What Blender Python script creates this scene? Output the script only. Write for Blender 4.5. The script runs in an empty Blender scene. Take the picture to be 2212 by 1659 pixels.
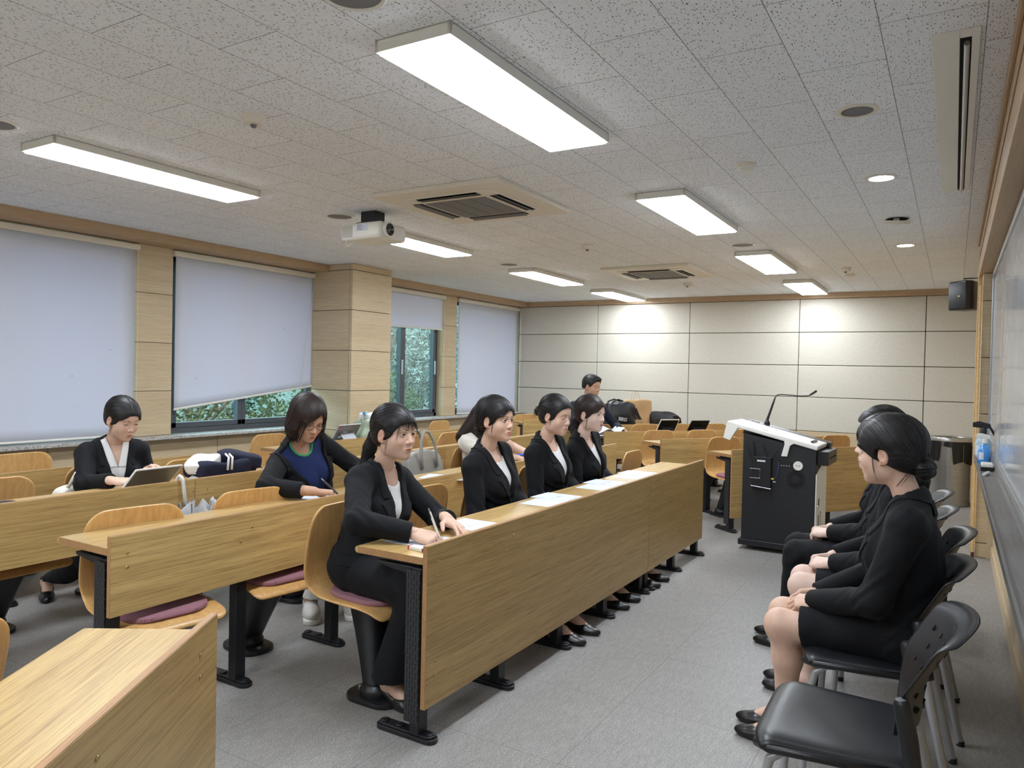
import bpy, bmesh, math, random
import numpy as np
from mathutils import Vector, Matrix
random.seed(7); np.random.seed(7)
PI = math.pi
S = bpy.context.scene
COL = S.collection

# ------------------------------------------------------------------ camera
cam_d = bpy.data.cameras.new('camera'); cam = bpy.data.objects.new('camera', cam_d); COL.objects.link(cam)
cam_d.sensor_width = 36.0; cam_d.lens = 1601.0 / 2212.0 * 36.0; cam_d.clip_start = 0.02
_f = 1601.0
def _n(v): return v / np.linalg.norm(v)
_dy = _n(np.array([2061 - 1106, -(823 - 829.5), -_f])); _dx = -_n(np.array([-1579 - 1106, -(743 - 829.5), -_f]))
_dx = _n(_dx - _dy * (_dx @ _dy)); _dz = np.cross(_dx, _dy)
_R = np.stack([_dx, _dy, _dz])
cam.matrix_world = Matrix.Translation((0, 0, 1.425)) @ Matrix(_R.tolist()).to_4x4()
S.camera = cam

# ------------------------------------------------------------------ world, exposure
S.view_settings.view_transform = 'Standard'; S.view_settings.look = 'None'
S.view_settings.gamma = 1.0; S.view_settings.use_curve_mapping = False
S.view_settings.exposure = 1.68
W = bpy.data.worlds.new('world'); S.world = W; W.use_nodes = True
_bg = W.node_tree.nodes['Background']; _bg.inputs['Color'].default_value = (0.72, 0.88, 1.0, 1); _bg.inputs['Strength'].default_value = 2.2
LAMP_STRENGTH = 9.0
DOWN_STRENGTH = 14.0
S.cycles.max_bounces = 8; S.cycles.diffuse_bounces = 5; S.cycles.transparent_max_bounces = 12
S.cycles.use_denoising = True; S.cycles.sample_clamp_indirect = 6.0
S.cycles.use_fast_gi = False

# ------------------------------------------------------------------ helpers
def srgb(r, g, b):
    f = lambda c: (c / 255 / 12.92) if c / 255 <= 0.04045 else ((c / 255 + 0.055) / 1.055) ** 2.4
    return (f(r), f(g), f(b), 1.0)

class NT:
    def __init__(s, name):
        s.m = bpy.data.materials.new(name); s.m.use_nodes = True
        s.t = s.m.node_tree; s.p = s.t.nodes['Principled BSDF']
    def n(s, typ, **kw):
        x = s.t.nodes.new(typ)
        for k, v in kw.items():
            if k.startswith('_'): setattr(x, k[1:], v)
            else:
                key = int(k[1:]) if k[0] == 'i' and k[1:].isdigit() else k.replace('__', ' ')
                x.inputs[key].default_value = v
        return x
    def l(s, a, b): s.t.links.new(a, b)
    def ramp(s, fac, stops):
        r = s.n('ShaderNodeValToRGB'); s.l(fac, r.inputs[0])
        e = r.color_ramp.elements
        while len(e) < len(stops): e.new(0.5)
        for q, (p, c) in zip(e, stops): q.position = p; q.color = c
        return r
    def coord(s, scale=(1, 1, 1), kind='Object', rot=(0, 0, 0)):
        c = s.n('ShaderNodeTexCoord'); m = s.n('ShaderNodeMapping'); m.inputs['Scale'].default_value = scale; m.inputs['Rotation'].default_value = rot
        s.l(c.outputs[kind], m.inputs[0]); return m.outputs[0]
    def bump(s, h, strength=0.3, dist=0.002):
        b = s.n('ShaderNodeBump', Strength=strength, Distance=dist); s.l(h, b.inputs['Height']); s.l(b.outputs[0], s.p.inputs['Normal']); return b
    def mix(s, fac, a, b, mode='MIX'):
        m = s.n('ShaderNodeMix', _data_type='RGBA', _blend_type=mode)
        for v, i in ((fac, 0), (a, 6), (b, 7)):
            if isinstance(v, (int, float)): m.inputs[i].default_value = v
            elif isinstance(v, tuple): m.inputs[i].default_value = v
            else: s.l(v, m.inputs[i])
        return m.outputs[2]

def simple(name, col, rough=0.5, metal=0.0, spec=0.5, noise=0.0, nscale=40.0, coat=0.0, bump=0.0, bscale=200.0):
    k = NT(name); p = k.p
    p.inputs['Base Color'].default_value = col; p.inputs['Roughness'].default_value = rough
    p.inputs['Metallic'].default_value = metal; p.inputs['Specular IOR Level'].default_value = spec
    p.inputs['Coat Weight'].default_value = coat
    if noise or bump:
        co = k.coord()
    if noise:
        t = k.n('ShaderNodeTexNoise', Scale=nscale, Detail=4.0); k.l(co, t.inputs['Vector'])
        lo = tuple(c * (1 - noise) for c in col[:3]) + (1,); hi = tuple(min(1, c * (1 + noise)) for c in col[:3]) + (1,)
        k.l(k.ramp(t.outputs[0], [(0.3, lo), (0.7, hi)]).outputs[0], p.inputs['Base Color'])
    if bump:
        t = k.n('ShaderNodeTexNoise', Scale=bscale, Detail=3.0); k.l(co, t.inputs['Vector']); k.bump(t.outputs[0], bump, 0.002)
    return k.m

def wood(name, light, dark, scale=(30, 1.2, 30), rough=0.4, contrast=1.0, line=0.5, spec=0.5, bump=0.05):
    """grain runs along the axis with the small scale"""
    k = NT(name); p = k.p; p.inputs['Roughness'].default_value = rough; p.inputs['Specular IOR Level'].default_value = spec
    info = k.n('ShaderNodeObjectInfo')
    co = k.coord(scale)
    add = k.n('ShaderNodeVectorMath', _operation='ADD'); k.l(co, add.inputs[0])
    sc = k.n('ShaderNodeVectorMath', _operation='SCALE', Scale=37.0); k.l(info.outputs['Random'], sc.inputs[0]); k.l(sc.outputs[0], add.inputs[1])
    v = add.outputs[0]
    n1 = k.n('ShaderNodeTexNoise', Scale=0.35, Detail=3.0, Roughness=0.5, Distortion=0.6); k.l(v, n1.inputs['Vector'])
    n2 = k.n('ShaderNodeTexNoise', Scale=3.0, Detail=5.0, Roughness=0.7, Distortion=0.3); k.l(v, n2.inputs['Vector'])
    n3 = k.n('ShaderNodeTexNoise', Scale=9.0, Detail=2.0); k.l(v, n3.inputs['Vector'])
    c1 = k.ramp(n1.outputs[0], [(0.32, light), (0.68, tuple(light[i] * 0.62 + dark[i] * 0.38 for i in range(3)) + (1,))])
    c2 = k.ramp(n2.outputs[0], [(0.46, (0, 0, 0, 1)), (0.66, (1, 1, 1, 1))])
    f = k.n('ShaderNodeMath', _operation='MULTIPLY'); k.l(c2.outputs[0], f.inputs[0]); f.inputs[1].default_value = line
    c = k.mix(f.outputs[0], c1.outputs[0], dark)
    c3 = k.ramp(n3.outputs[0], [(0.35, (0.9, 0.9, 0.9, 1)), (0.65, (1.06, 1.06, 1.06, 1))])
    c = k.mix(1.0, c, c3.outputs[0], 'MULTIPLY')
    k.l(c, p.inputs['Base Color'])
    k.bump(n2.outputs[0], bump, 0.002)
    return k.m

class MB:
    def __init__(s): s.v = []; s.f = []
    def add(s, vs, fs):
        o = len(s.v); s.v += [tuple(map(float, v)) for v in vs]; s.f += [tuple(i + o for i in f) for f in fs]; return s
    def box(s, c, d, rot=None):
        x, y, z = (q / 2 for q in d); vs = [Vector(q) for q in ((-x, -y, -z), (x, -y, -z), (x, y, -z), (-x, y, -z), (-x, -y, z), (x, -y, z), (x, y, z), (-x, y, z))]
        if rot is not None:
            M = rot if isinstance(rot, Matrix) else Matrix.Rotation(rot, 3, 'Z'); vs = [M @ q for q in vs]
        return s.add([q + Vector(c) for q in vs], [(3, 2, 1, 0), (4, 5, 6, 7), (0, 1, 5, 4), (1, 2, 6, 5), (2, 3, 7, 6), (3, 0, 4, 7)])
    def bb(s, x0, x1, y0, y1, z0, z1): return s.box(((x0 + x1) / 2, (y0 + y1) / 2, (z0 + z1) / 2), (abs(x1 - x0), abs(y1 - y0), abs(z1 - z0)))
    def tube(s, pts, r, n=10, cap=True):
        pts = [Vector(p) for p in pts]; rr = r if isinstance(r, (list, tuple)) else [r] * len(pts)
        vs = []; up = None
        for i, p in enumerate(pts):
            t = (pts[min(i + 1, len(pts) - 1)] - pts[max(i - 1, 0)]).normalized()
            if up is None: up = Vector((0, 0, 1)) if abs(t.z) < 0.9 else Vector((1, 0, 0))
            a = t.cross(up).normalized(); b = a.cross(t).normalized(); up = b
            vs += [p + (a * math.cos(2 * PI * j / n) + b * math.sin(2 * PI * j / n)) * rr[i] for j in range(n)]
        fs = [(i * n + j, i * n + (j + 1) % n, (i + 1) * n + (j + 1) % n, (i + 1) * n + j) for i in range(len(pts) - 1) for j in range(n)]
        if cap: fs += [tuple(range(n))[::-1], tuple((len(pts) - 1) * n + j for j in range(n))]
        return s.add(vs, fs)
    def cyl(s, a, b, r, n=20, r2=None): return s.tube([a, b], [r, r if r2 is None else r2], n)
    def lathe(s, prof, c=(0, 0, 0), n=32, axis='Z'):
        vs = []
        for r, z in prof:
            for j in range(n):
                a = 2 * PI * j / n
                q = (r * math.cos(a), r * math.sin(a), z)
                if axis == 'X': q = (q[2], q[0], q[1])
                if axis == 'Y': q = (q[1], q[2], q[0])
                vs.append((q[0] + c[0], q[1] + c[1], q[2] + c[2]))
        m = len(prof)
        fs = [(i * n + j, i * n + (j + 1) % n, (i + 1) * n + (j + 1) % n, (i + 1) * n + j) for i in range(m - 1) for j in range(n)]
        return s.add(vs, fs + [tuple(range(n))[::-1], tuple((m - 1) * n + j for j in range(n))])
    def prism(s, poly, z0, z1, M=None):
        n = len(poly); vs = [Vector((x, y, z0)) for x, y in poly] + [Vector((x, y, z1)) for x, y in poly]
        if M is not None: vs = [M @ q for q in vs]
        return s.add(vs, [tuple(range(n))[::-1], tuple(range(n, 2 * n))] + [(i, (i + 1) % n, n + (i + 1) % n, n + i) for i in range(n)])
    def grid(s, P):
        """P[i][j] points -> quads"""
        a, b = len(P), len(P[0])
        return s.add([q for r in P for q in r], [(i * b + j, i * b + j + 1, (i + 1) * b + j + 1, (i + 1) * b + j) for i in range(a - 1) for j in range(b - 1)])

def link(name, me, parent=None, loc=None, rotz=None):
    o = bpy.data.objects.new(name, me); COL.objects.link(o)
    if parent is not None: o.parent = parent
    if loc is not None: o.location = loc
    if rotz is not None: o.rotation_euler = (0, 0, rotz)
    return o
def obj(name, mb, mat, parent=None, bevel=0.0, seg=2, smooth=False, loc=None, rotz=None, subd=0, solid=0.0, merge=False):
    me = bpy.data.meshes.new(name); me.from_pydata(mb.v, [], mb.f)
    bm = bmesh.new(); bm.from_mesh(me)
    if merge: bmesh.ops.remove_doubles(bm, verts=bm.verts, dist=1e-5)
    bmesh.ops.recalc_face_normals(bm, faces=bm.faces)
    if bevel: bmesh.ops.bevel(bm, geom=[e for e in bm.edges if len(e.link_faces) == 2 and e.calc_face_angle(0) > 0.5], offset=bevel, segments=seg, profile=0.5, affect='EDGES', clamp_overlap=True)
    bm.to_mesh(me); bm.free()
    me.materials.append(mat)
    if smooth:
        me.polygons.foreach_set('use_smooth', [True] * len(me.polygons))
        if smooth == 'auto': me.set_sharp_from_angle(angle=math.radians(35))
    o = link(name, me, parent, loc, rotz)
    if solid: q = o.modifiers.new('solid', 'SOLIDIFY'); q.thickness = solid; q.offset = 0
    if subd: q = o.modifiers.new('sub', 'SUBSURF'); q.levels = subd; q.render_levels = subd
    return o
def thing(name, label, cat, loc=(0, 0, 0), rotz=0.0, group=None):
    o = bpy.data.objects.new(name, None); COL.objects.link(o); o.location = loc; o.rotation_euler = (0, 0, rotz); o.empty_display_size = 0.1
    return tag(o, label, cat, group)
def tag(o, label, cat, group=None):
    o['label'] = label; o['category'] = cat
    if group: o['group'] = group
    return o
def struct(name, mb, mat, **kw):
    o = obj(name, mb, mat, **kw)
    if o.parent is None: o['kind'] = 'structure'
    return o
def dup(root, loc, rotz=0.0, label=None, group=None):
    r = root.copy(); COL.objects.link(r); r.location = loc; r.rotation_euler = (0, 0, rotz)
    if label: r['label'] = label
    if group: r['group'] = group
    for ch in list(root.children):
        c = ch.copy(); COL.objects.link(c); c.parent = r
        for g in ch.children:
            d = g.copy(); COL.objects.link(d); d.parent = c
    return r

# ------------------------------------------------------------------ materials
M = {}
M['desk'] = wood('oak laminate', srgb(203, 172, 113), srgb(146, 112, 66), (52, 1.1, 52), rough=0.33, line=0.75)
M['edge'] = wood('oak edge band', srgb(178, 136, 92), srgb(144, 104, 66), (40, 1.5, 40), rough=0.45, line=0.5)
M['ply'] = wood('beech plywood', srgb(214, 170, 108), srgb(190, 140, 82), (7, 7, 1.1), rough=0.3, line=0.35)
M['plyedge'] = simple('ply edge', srgb(222, 184, 128), 0.5, noise=0.1)
M['wall'] = wood('pale wood wall panel', srgb(208, 189, 156), srgb(176, 152, 116), (26, 0.8, 26), rough=0.5, line=0.45)
M['wallx'] = wood('pale wood panel across', srgb(208, 189, 156), srgb(176, 152, 116), (0.8, 26, 26), rough=0.5, line=0.45)
M['trim'] = wood('brown wood trim', srgb(190, 162, 128), srgb(160, 130, 98), (26, 0.8, 26), rough=0.5, line=0.4)
M['trimx'] = wood('brown wood trim across', srgb(190, 162, 128), srgb(160, 130, 98), (0.8, 26, 26), rough=0.5, line=0.4)
M['gap'] = simple('dark joint', srgb(60, 48, 36), 0.9)
M['black'] = simple('black powder coat', srgb(22, 23, 27), 0.45, noise=0.1)
M['blackplastic'] = simple('black plastic', srgb(26, 27, 31), 0.36, bump=0.06, bscale=500)
M['cavity'] = simple('unlit cavity', srgb(12, 12, 13), 0.8)
M['chrome'] = simple('polished metal', (0.75, 0.75, 0.76, 1), 0.16, 1.0)
M['silver'] = simple('grey painted steel', srgb(176, 178, 182), 0.3, 0.5)
M['steel'] = None
M['white'] = simple('white plastic', srgb(228, 226, 218), 0.4)
M['ivory'] = simple('ivory plastic', srgb(224, 217, 202), 0.45)
M['paper'] = simple('white paper', srgb(212, 217, 228), 0.85)
M['greymesh'] = simple('grey grille', srgb(118, 118, 120), 0.7, noise=0.15, nscale=300)
M['alu'] = simple('aluminium', srgb(180, 182, 184), 0.35, 0.8)
M['frame'] = simple('dark grey window frame', srgb(74, 78, 84), 0.4)
M['brass'] = simple('brass bolt', srgb(190, 170, 120), 0.3, 0.9)
def _ceil():
    k = NT('fissured ceiling tile'); p = k.p; p.inputs['Roughness'].default_value = 0.9; p.inputs['Specular IOR Level'].default_value = 0.1
    co = k.n('ShaderNodeTexCoord')
    nz = k.n('ShaderNodeTexNoise', Scale=16.0, Detail=2.0); k.l(co.outputs['Object'], nz.inputs['Vector'])
    ad = k.n('ShaderNodeVectorMath', _operation='MULTIPLY_ADD'); k.l(nz.outputs['Color'], ad.inputs[0]); ad.inputs[1].default_value = (0.035, 0.035, 0); k.l(co.outputs['Object'], ad.inputs[2])
    def dash(scale, thr, keep):
        m = k.n('ShaderNodeMapping'); m.inputs['Scale'].default_value = scale; k.l(ad.outputs[0], m.inputs[0])
        v = k.n('ShaderNodeTexVoronoi', Scale=1.0, Randomness=1.0, _voronoi_dimensions='2D'); k.l(m.outputs[0], v.inputs['Vector'])
        sp = k.n('ShaderNodeSeparateColor'); k.l(v.outputs['Color'], sp.inputs[0])
        a = k.n('ShaderNodeMath', _operation='LESS_THAN'); k.l(sp.outputs[0], a.inputs[0]); a.inputs[1].default_value = keep
        b = k.n('ShaderNodeMapRange', i1=thr, i2=thr * 0.6); k.l(v.outputs['Distance'], b.inputs[0])
        c = k.n('ShaderNodeMath', _operation='MULTIPLY'); k.l(a.outputs[0], c.inputs[0]); k.l(b.outputs[0], c.inputs[1])
        return c.outputs[0]
    d1 = dash((100, 40, 1), 0.22, 0.36); d2 = dash((150, 130, 1), 0.22, 0.30)
    mx = k.n('ShaderNodeMath', _operation='MAXIMUM'); k.l(d1, mx.inputs[0]); k.l(d2, mx.inputs[1])
    # tile seams: tiles 0.61 along Y, 0.305 along X, half bond
    mp = k.n('ShaderNodeMapping'); mp.inputs['Rotation'].default_value = (0, 0, PI / 2); mp.inputs['Location'].default_value = (-0.02, 0.245, 0); k.l(co.outputs['Object'], mp.inputs[0])
    br = k.n('ShaderNodeTexBrick', _offset=0.5, Scale=1.0, Mortar__Size=0.0016, Mortar__Smooth=0.0, Brick__Width=0.612, Row__Height=0.305, Bias=0.0); k.l(mp.outputs[0], br.inputs['Vector'])
    br.inputs['Color1'].default_value = srgb(236, 239, 243); br.inputs['Color2'].default_value = srgb(240, 243, 247); br.inputs['Mortar'].default_value = srgb(150, 146, 144)
    c = k.mix(mx.outputs[0], br.outputs['Color'], srgb(124, 122, 122))
    k.l(c, p.inputs['Base Color'])
    inv = k.n('ShaderNodeMath', _operation='SUBTRACT', i0=1.0); k.l(mx.outputs[0], inv.inputs[1]); k.bump(inv.outputs[0], 0.3, 0.003)
    return k.m
M['ceil'] = _ceil()
def _floor():
    k = NT('grey speckled vinyl tile'); p = k.p; p.inputs['Specular IOR Level'].default_value = 0.45
    co = k.n('ShaderNodeTexCoord')
    n1 = k.n('ShaderNodeTexNoise', Scale=1.3, Detail=4.0, Roughness=0.6); k.l(co.outputs['Object'], n1.inputs['Vector'])
    n2 = k.n('ShaderNodeTexNoise', Scale=170.0, Detail=3.0, Roughness=0.8); k.l(co.outputs['Object'], n2.inputs['Vector'])
    m2 = k.n('ShaderNodeMapping'); m2.inputs['Scale'].default_value = (60, 14, 1); k.l(co.outputs['Object'], m2.inputs[0])
    n3 = k.n('ShaderNodeTexNoise', Scale=1.0, Detail=4.0, Roughness=0.7); k.l(m2.outputs[0], n3.inputs['Vector'])
    a = k.ramp(n2.outputs[0], [(0.34, srgb(112, 110, 108)), (0.52, srgb(150, 147, 144)), (0.68, srgb(186, 183, 178))])
    b = k.ramp(n3.outputs[0], [(0.35, (0.86, 0.86, 0.86, 1)), (0.65, (1.08, 1.08, 1.08, 1))])
    d = k.ramp(n1.outputs[0], [(0.3, (0.9, 0.9, 0.9, 1)), (0.7, (1.06, 1.06, 1.05, 1))])
    c = k.mix(1.0, a.outputs[0], b.outputs[0], 'MULTIPLY'); c = k.mix(1.0, c, d.outputs[0], 'MULTIPLY')
    br = k.n('ShaderNodeTexBrick', _offset=0.0, Scale=1.0, Mortar__Size=0.0012, Mortar__Smooth=0.2, Brick__Width=0.6, Row__Height=0.6, Bias=0.0); k.l(co.outputs['Object'], br.inputs['Vector'])
    c = k.mix(br.outputs['Fac'], c, srgb(104, 102, 100)); k.l(c, p.inputs['Base Color'])
    r = k.n('ShaderNodeMapRange', i3=0.36, i4=0.52); k.l(n1.outputs[0], r.inputs[0]); k.l(r.outputs[0], p.inputs['Roughness'])
    k.bump(n2.outputs[0], 0.08, 0.002)
    return k.m
M['floor'] = _floor()
def _fabric():
    k = NT('beige acoustic fabric'); p = k.p; p.inputs['Roughness'].default_value = 0.95; p.inputs['Specular IOR Level'].default_value = 0.1
    v = k.coord((70, 1, 16)); n = k.n('ShaderNodeTexNoise', Scale=2.0, Detail=4.0, Roughness=0.7); k.l(v, n.inputs['Vector'])
    v2 = k.coord((1, 1, 1)); n2 = k.n('ShaderNodeTexNoise', Scale=90.0, Detail=3.0); k.l(v2, n2.inputs['Vector'])
    a = k.ramp(n.outputs[0], [(0.3, srgb(198, 192, 178)), (0.7, srgb(214, 209, 197))])
    b = k.ramp(n2.outputs[0], [(0.3, (0.93, 0.93, 0.93, 1)), (0.7, (1.05, 1.05, 1.05, 1))])
    k.l(k.mix(1.0, a.outputs[0], b.outputs[0], 'MULTIPLY'), p.inputs['Base Color']); k.bump(n2.outputs[0], 0.25, 0.002)
    return k.m
M['fabric'] = _fabric()
def _granite():
    k = NT('speckled granite sill'); p = k.p; p.inputs['Roughness'].default_value = 0.35
    v = k.coord((1, 1, 1)); n = k.n('ShaderNodeTexVoronoi', Scale=170.0); k.l(v, n.inputs['Vector'])
    sp = k.n('ShaderNodeSeparateColor'); k.l(n.outputs['Color'], sp.inputs[0])
    k.l(k.ramp(sp.outputs[0], [(0.0, srgb(96, 94, 94)), (0.3, srgb(150, 146, 142)), (0.75, srgb(205, 202, 196))]).outputs[0], p.inputs['Base Color'])
    return k.m
M['granite'] = _granite()
def _blind():
    k = NT('white blackout blind fabric'); t = k.t
    p = k.p; p.inputs['Roughness'].default_value = 0.7
    v = k.coord((1, 1, 1)); n = k.n('ShaderNodeTexNoise', Scale=900.0, Detail=1.0); k.l(v, n.inputs['Vector']); k.bump(n.outputs[0], 0.1, 0.001)
    # a few scuffs of dirt on the lower cloth
    m = k.n('ShaderNodeMapping'); m.inputs['Scale'].default_value = (1, 9, 14); co = k.n('ShaderNodeTexCoord'); k.l(co.outputs['Object'], m.inputs[0])
    vo = k.n('ShaderNodeTexVoronoi', Scale=1.0); k.l(m.outputs[0], vo.inputs['Vector'])
    sp = k.n('ShaderNodeSeparateColor'); k.l(vo.outputs['Color'], sp.inputs[0])
    a = k.n('ShaderNodeMath', _operation='LESS_THAN', i1=0.12); k.l(sp.outputs[1], a.inputs[0])
    b = k.n('ShaderNodeMath', _operation='LESS_THAN', i1=0.06); k.l(vo.outputs['Distance'], b.inputs[0])
    c = k.n('ShaderNodeMath', _operation='MULTIPLY'); k.l(a.outputs[0], c.inputs[0]); k.l(b.outputs[0], c.inputs[1])
    k.l(k.mix(c.outputs[0], srgb(232, 234, 240), srgb(120, 118, 130)), p.inputs['Base Color'])
    tr = k.n('ShaderNodeBsdfTranslucent'); tr.inputs['Color'].default_value = srgb(170, 190, 225)
    mx = k.n('ShaderNodeMixShader'); mx.inputs[0].default_value = 0.24
    k.l(p.outputs[0], mx.inputs[1]); k.l(tr.outputs[0], mx.inputs[2]); k.l(mx.outputs[0], t.nodes['Material Output'].inputs['Surface'])
    return k.m
M['blind'] = _blind()
def _glass(name='window glass', tint=(0.80, 0.95, 0.95, 1), refl=0.12):
    k = NT(name); t = k.t; t.nodes.remove(k.p)
    tr = k.n('ShaderNodeBsdfTransparent'); tr.inputs['Color'].default_value = tint
    gl = k.n('ShaderNodeBsdfGlossy'); gl.inputs['Roughness'].default_value = 0.02
    mx = k.n('ShaderNodeMixShader'); mx.inputs[0].default_value = refl
    k.l(tr.outputs[0], mx.inputs[1]); k.l(gl.outputs[0], mx.inputs[2]); k.l(mx.outputs[0], t.nodes['Material Output'].inputs['Surface'])
    return k.m
M['glass'] = _glass()
M['clear'] = _glass('clear plastic', (0.92, 0.94, 0.95, 1), 0.15)
def emis(name, col, s):
    k = NT(name); p = k.p; p.inputs['Base Color'].default_value = (0.8, 0.8, 0.8, 1); p.inputs['Emission Color'].default_value = col; p.inputs['Emission Strength'].default_value = s
    return k.m
M['led'] = emis('lit diffuser', (0.90, 0.97, 1.05, 1), LAMP_STRENGTH)
M['down'] = emis('lit downlight', (0.93, 0.97, 1.0, 1), DOWN_STRENGTH)
def _brushed(name, col, scale, rough, metal=0.9):
    k = NT(name); p = k.p; p.inputs['Metallic'].default_value = metal; p.inputs['Roughness'].default_value = rough
    v = k.coord(scale); n = k.n('ShaderNodeTexNoise', Scale=1.0, Detail=4.0, Roughness=0.7); k.l(v, n.inputs['Vector'])
    lo = tuple(c * 0.72 for c in col[:3]) + (1,)
    k.l(k.ramp(n.outputs[0], [(0.3, lo), (0.7, col)]).outputs[0], p.inputs['Base Color'])
    k.bump(n.outputs[0], 0.05, 0.001); return k.m
M['steel'] = _brushed('brushed stainless steel', srgb(186, 184, 180), (6, 6, 160), 0.3)
M['tray'] = _brushed('worn aluminium tray', srgb(150, 148, 146), (120, 3, 3), 0.42, 0.7)
def _board():
    k = NT('glossy whiteboard enamel'); p = k.p; p.inputs['Roughness'].default_value = 0.12; p.inputs['Specular IOR Level'].default_value = 0.6
    v = k.coord((1, 1.2, 2)); n = k.n('ShaderNodeTexNoise', Scale=1.4, Detail=4.0); k.l(v, n.inputs['Vector'])
    k.l(k.ramp(n.outputs[0], [(0.3, srgb(196, 202, 208)), (0.7, srgb(212, 216, 220))]).outputs[0], p.inputs['Base Color']); return k.m
M['board'] = _board()
def _perf():
    k = NT('black slotted steel'); p = k.p; p.inputs['Roughness'].default_value = 0.42
    v = k.coord((1, 1, 1), rot=(PI / 2, 0, 0))
    br = k.n('ShaderNodeTexBrick', _offset=0.5, Scale=1.0, Mortar__Size=0.0035, Mortar__Smooth=0.1, Brick__Width=0.012, Row__Height=0.03)
    m = k.n('ShaderNodeMapping'); m.inputs['Rotation'].default_value = (0, 0, PI / 2); k.l(v, m.inputs[0])
    br2 = k.n('ShaderNodeTexBrick', _offset=0.5, Scale=1.0, Mortar__Size=0.0038, Mortar__Smooth=0.1, Brick__Width=0.036, Row__Height=0.013); k.l(m.outputs[0], br2.inputs['Vector'])
    br2.inputs['Color1'].default_value = (0.002, 0.002, 0.002, 1); br2.inputs['Color2'].default_value = (0.002, 0.002, 0.002, 1); br2.inputs['Mortar'].default_value = srgb(46, 47, 52)
    k.l(br2.outputs['Color'], p.inputs['Base Color']); k.bump(br2.outputs['Fac'], 0.5, 0.003)
    k.t.nodes.remove(br); return k.m
M['perf'] = _perf()
M['lect'] = simple('black textured steel', srgb(26, 27, 31), 0.55, bump=0.1, bscale=600)
# ------------------------------------------------------------------ room shell
H = 2.60; YF = 11.05; YB = -3.2; XL = -6.45; XR = 0.30
struct('floor', MB().bb(XL - 0.3, 1.0, YB - 0.1, YF + 0.1, -0.1, 0.0), M['floor'])
struct('ceiling', MB().bb(XL - 0.3, 1.0, YB - 0.1, YF + 0.1, H, H + 0.1), M['ceil'])
def panels(mb, fn, us, vs, gap=0.006):
    """fn(u0,u1,v0,v1) adds one panel board"""
    for a, b in zip(us[:-1], us[1:]):
        for c, d in zip(vs[:-1], vs[1:]): fn(mb, a + gap / 2, b - gap / 2, c + gap / 2, d - gap / 2)
# far wall: fabric boards over a low wood wainscot
fw = MB(); panels(fw, lambda m, a, b, c, d: m.bb(a, b, YF - 0.03, YF, c, d), [XL, -4.98, -3.46, -1.89, -0.335, 0.7], [0.68, 1.155, 1.60, 2.06, 2.525], 0.008)
wf = struct('wall_far', fw, M['fabric'], bevel=0.006)
w2 = MB(); panels(w2, lambda m, a, b, c, d: m.bb(a, b, YF - 0.03, YF, c, d), [XL, -4.98, -3.46, -1.89, -0.335, 0.7], [0.10, 0.20, 0.68], 0.005)
obj('wainscot', w2, M['wallx'], wf, bevel=0.002)
obj('backing', MB().bb(XL - 0.3, 1.0, YF, YF + 0.1, 0, H), M['gap'], wf)
struct('baseboard_far', MB().bb(XL, 0.30, YF - 0.038, YF - 0.03, 0.0, 0.10), M['wallx'])
struct('trim_1', MB().bb(XL, 0.30, YF - 0.09, YF - 0.0, 2.525, H), M['trimx'], bevel=0.003)
struct('wall_back', MB().bb(XL - 0.3, 1.0, YB - 0.1, YB, 0, H), M['fabric'])

# left window wall: openings between wood piers above a granite sill
ZS = 0.745; ZT = 2.52
wins = [(0.9, 4.06), (4.44, 6.36), (7.30, 8.80), (9.16, 11.0)]
piers = [(YB, 0.9), (4.06, 4.44), (6.30, 7.30), (8.80, 9.16)]
zj = [ZS, 1.165, 1.62, 2.078, 2.53]
wl = MB()
for a, b in piers: panels(wl, lambda m, u0, u1, c, d: m.bb(XL - 0.02, XL, u0, u1, c, d), [a, b], zj)
wleft = struct('wall_left', wl, M['wall'], bevel=0.0015)
bk = MB()
for a, b in piers + [(11.0, YF)]: bk.bb(XL - 0.16, XL - 0.02, a, b, ZS, ZT)
bk.bb(XL - 0.30, XL - 0.02, YB, YF, 0, ZS - 0.03); bk.bb(XL - 0.30, XL - 0.0, YB, YF, 2.53, H)
obj('backing', bk, M['wall'], wleft)
ws = MB(); panels(ws, lambda m, a, b, c, d: m.bb(XL - 0.02, XL + 0.02, a, b, c, d), [YB, -1.2, 0.3, 1.8, 3.3, 4.95, 6.24], [0.10, 0.36, 0.715], 0.005)
panels(ws, lambda m, a, b, c, d: m.bb(XL - 0.02, XL + 0.02, a, b, c, d), [6.93, 8.2, 9.7, YF - 0.03], [0.10, 0.36, 0.715], 0.005)
obj('wainscot', ws, M['wall'], wleft, bevel=0.0015)
struct('baseboard_left', MB().bb(XL, XL + 0.028, YB, 6.24, 0, 0.10).bb(XL, XL + 0.028, 6.93, YF - 0.03, 0, 0.10), M['wall'])
struct('trim_2', MB().bb(XL - 0.16, -6.29, YB, 6.24, 0.718, 0.745).bb(XL - 0.16, -6.29, 6.93, YF - 0.032, 0.718, 0.745), M['granite'], bevel=0.003)
struct('trim_3', MB().bb(XL, -6.20, YB, 6.24, ZT, H).bb(XL, -6.26, 6.93, YF - 0.09, ZT, H), M['trim'], bevel=0.003)
pl = MB()
panels(pl, lambda m, a, b, c, d: m.bb(-5.87, -5.83, a, b, c, d), [6.233, 6.91], [0.0, 0.255, 0.71, 1.165, 1.62, 2.078, 2.53, H])
wp = struct('wall_pillar', pl, M['wall'], bevel=0.0015)
p2 = MB(); panels(p2, lambda m, a, b, c, d: m.bb(a, b, 6.235, 6.26, c, d), [XL, -5.873], [0.0, 0.255, 0.71, 1.165, 1.62, 2.078, 2.53, H])
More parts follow.
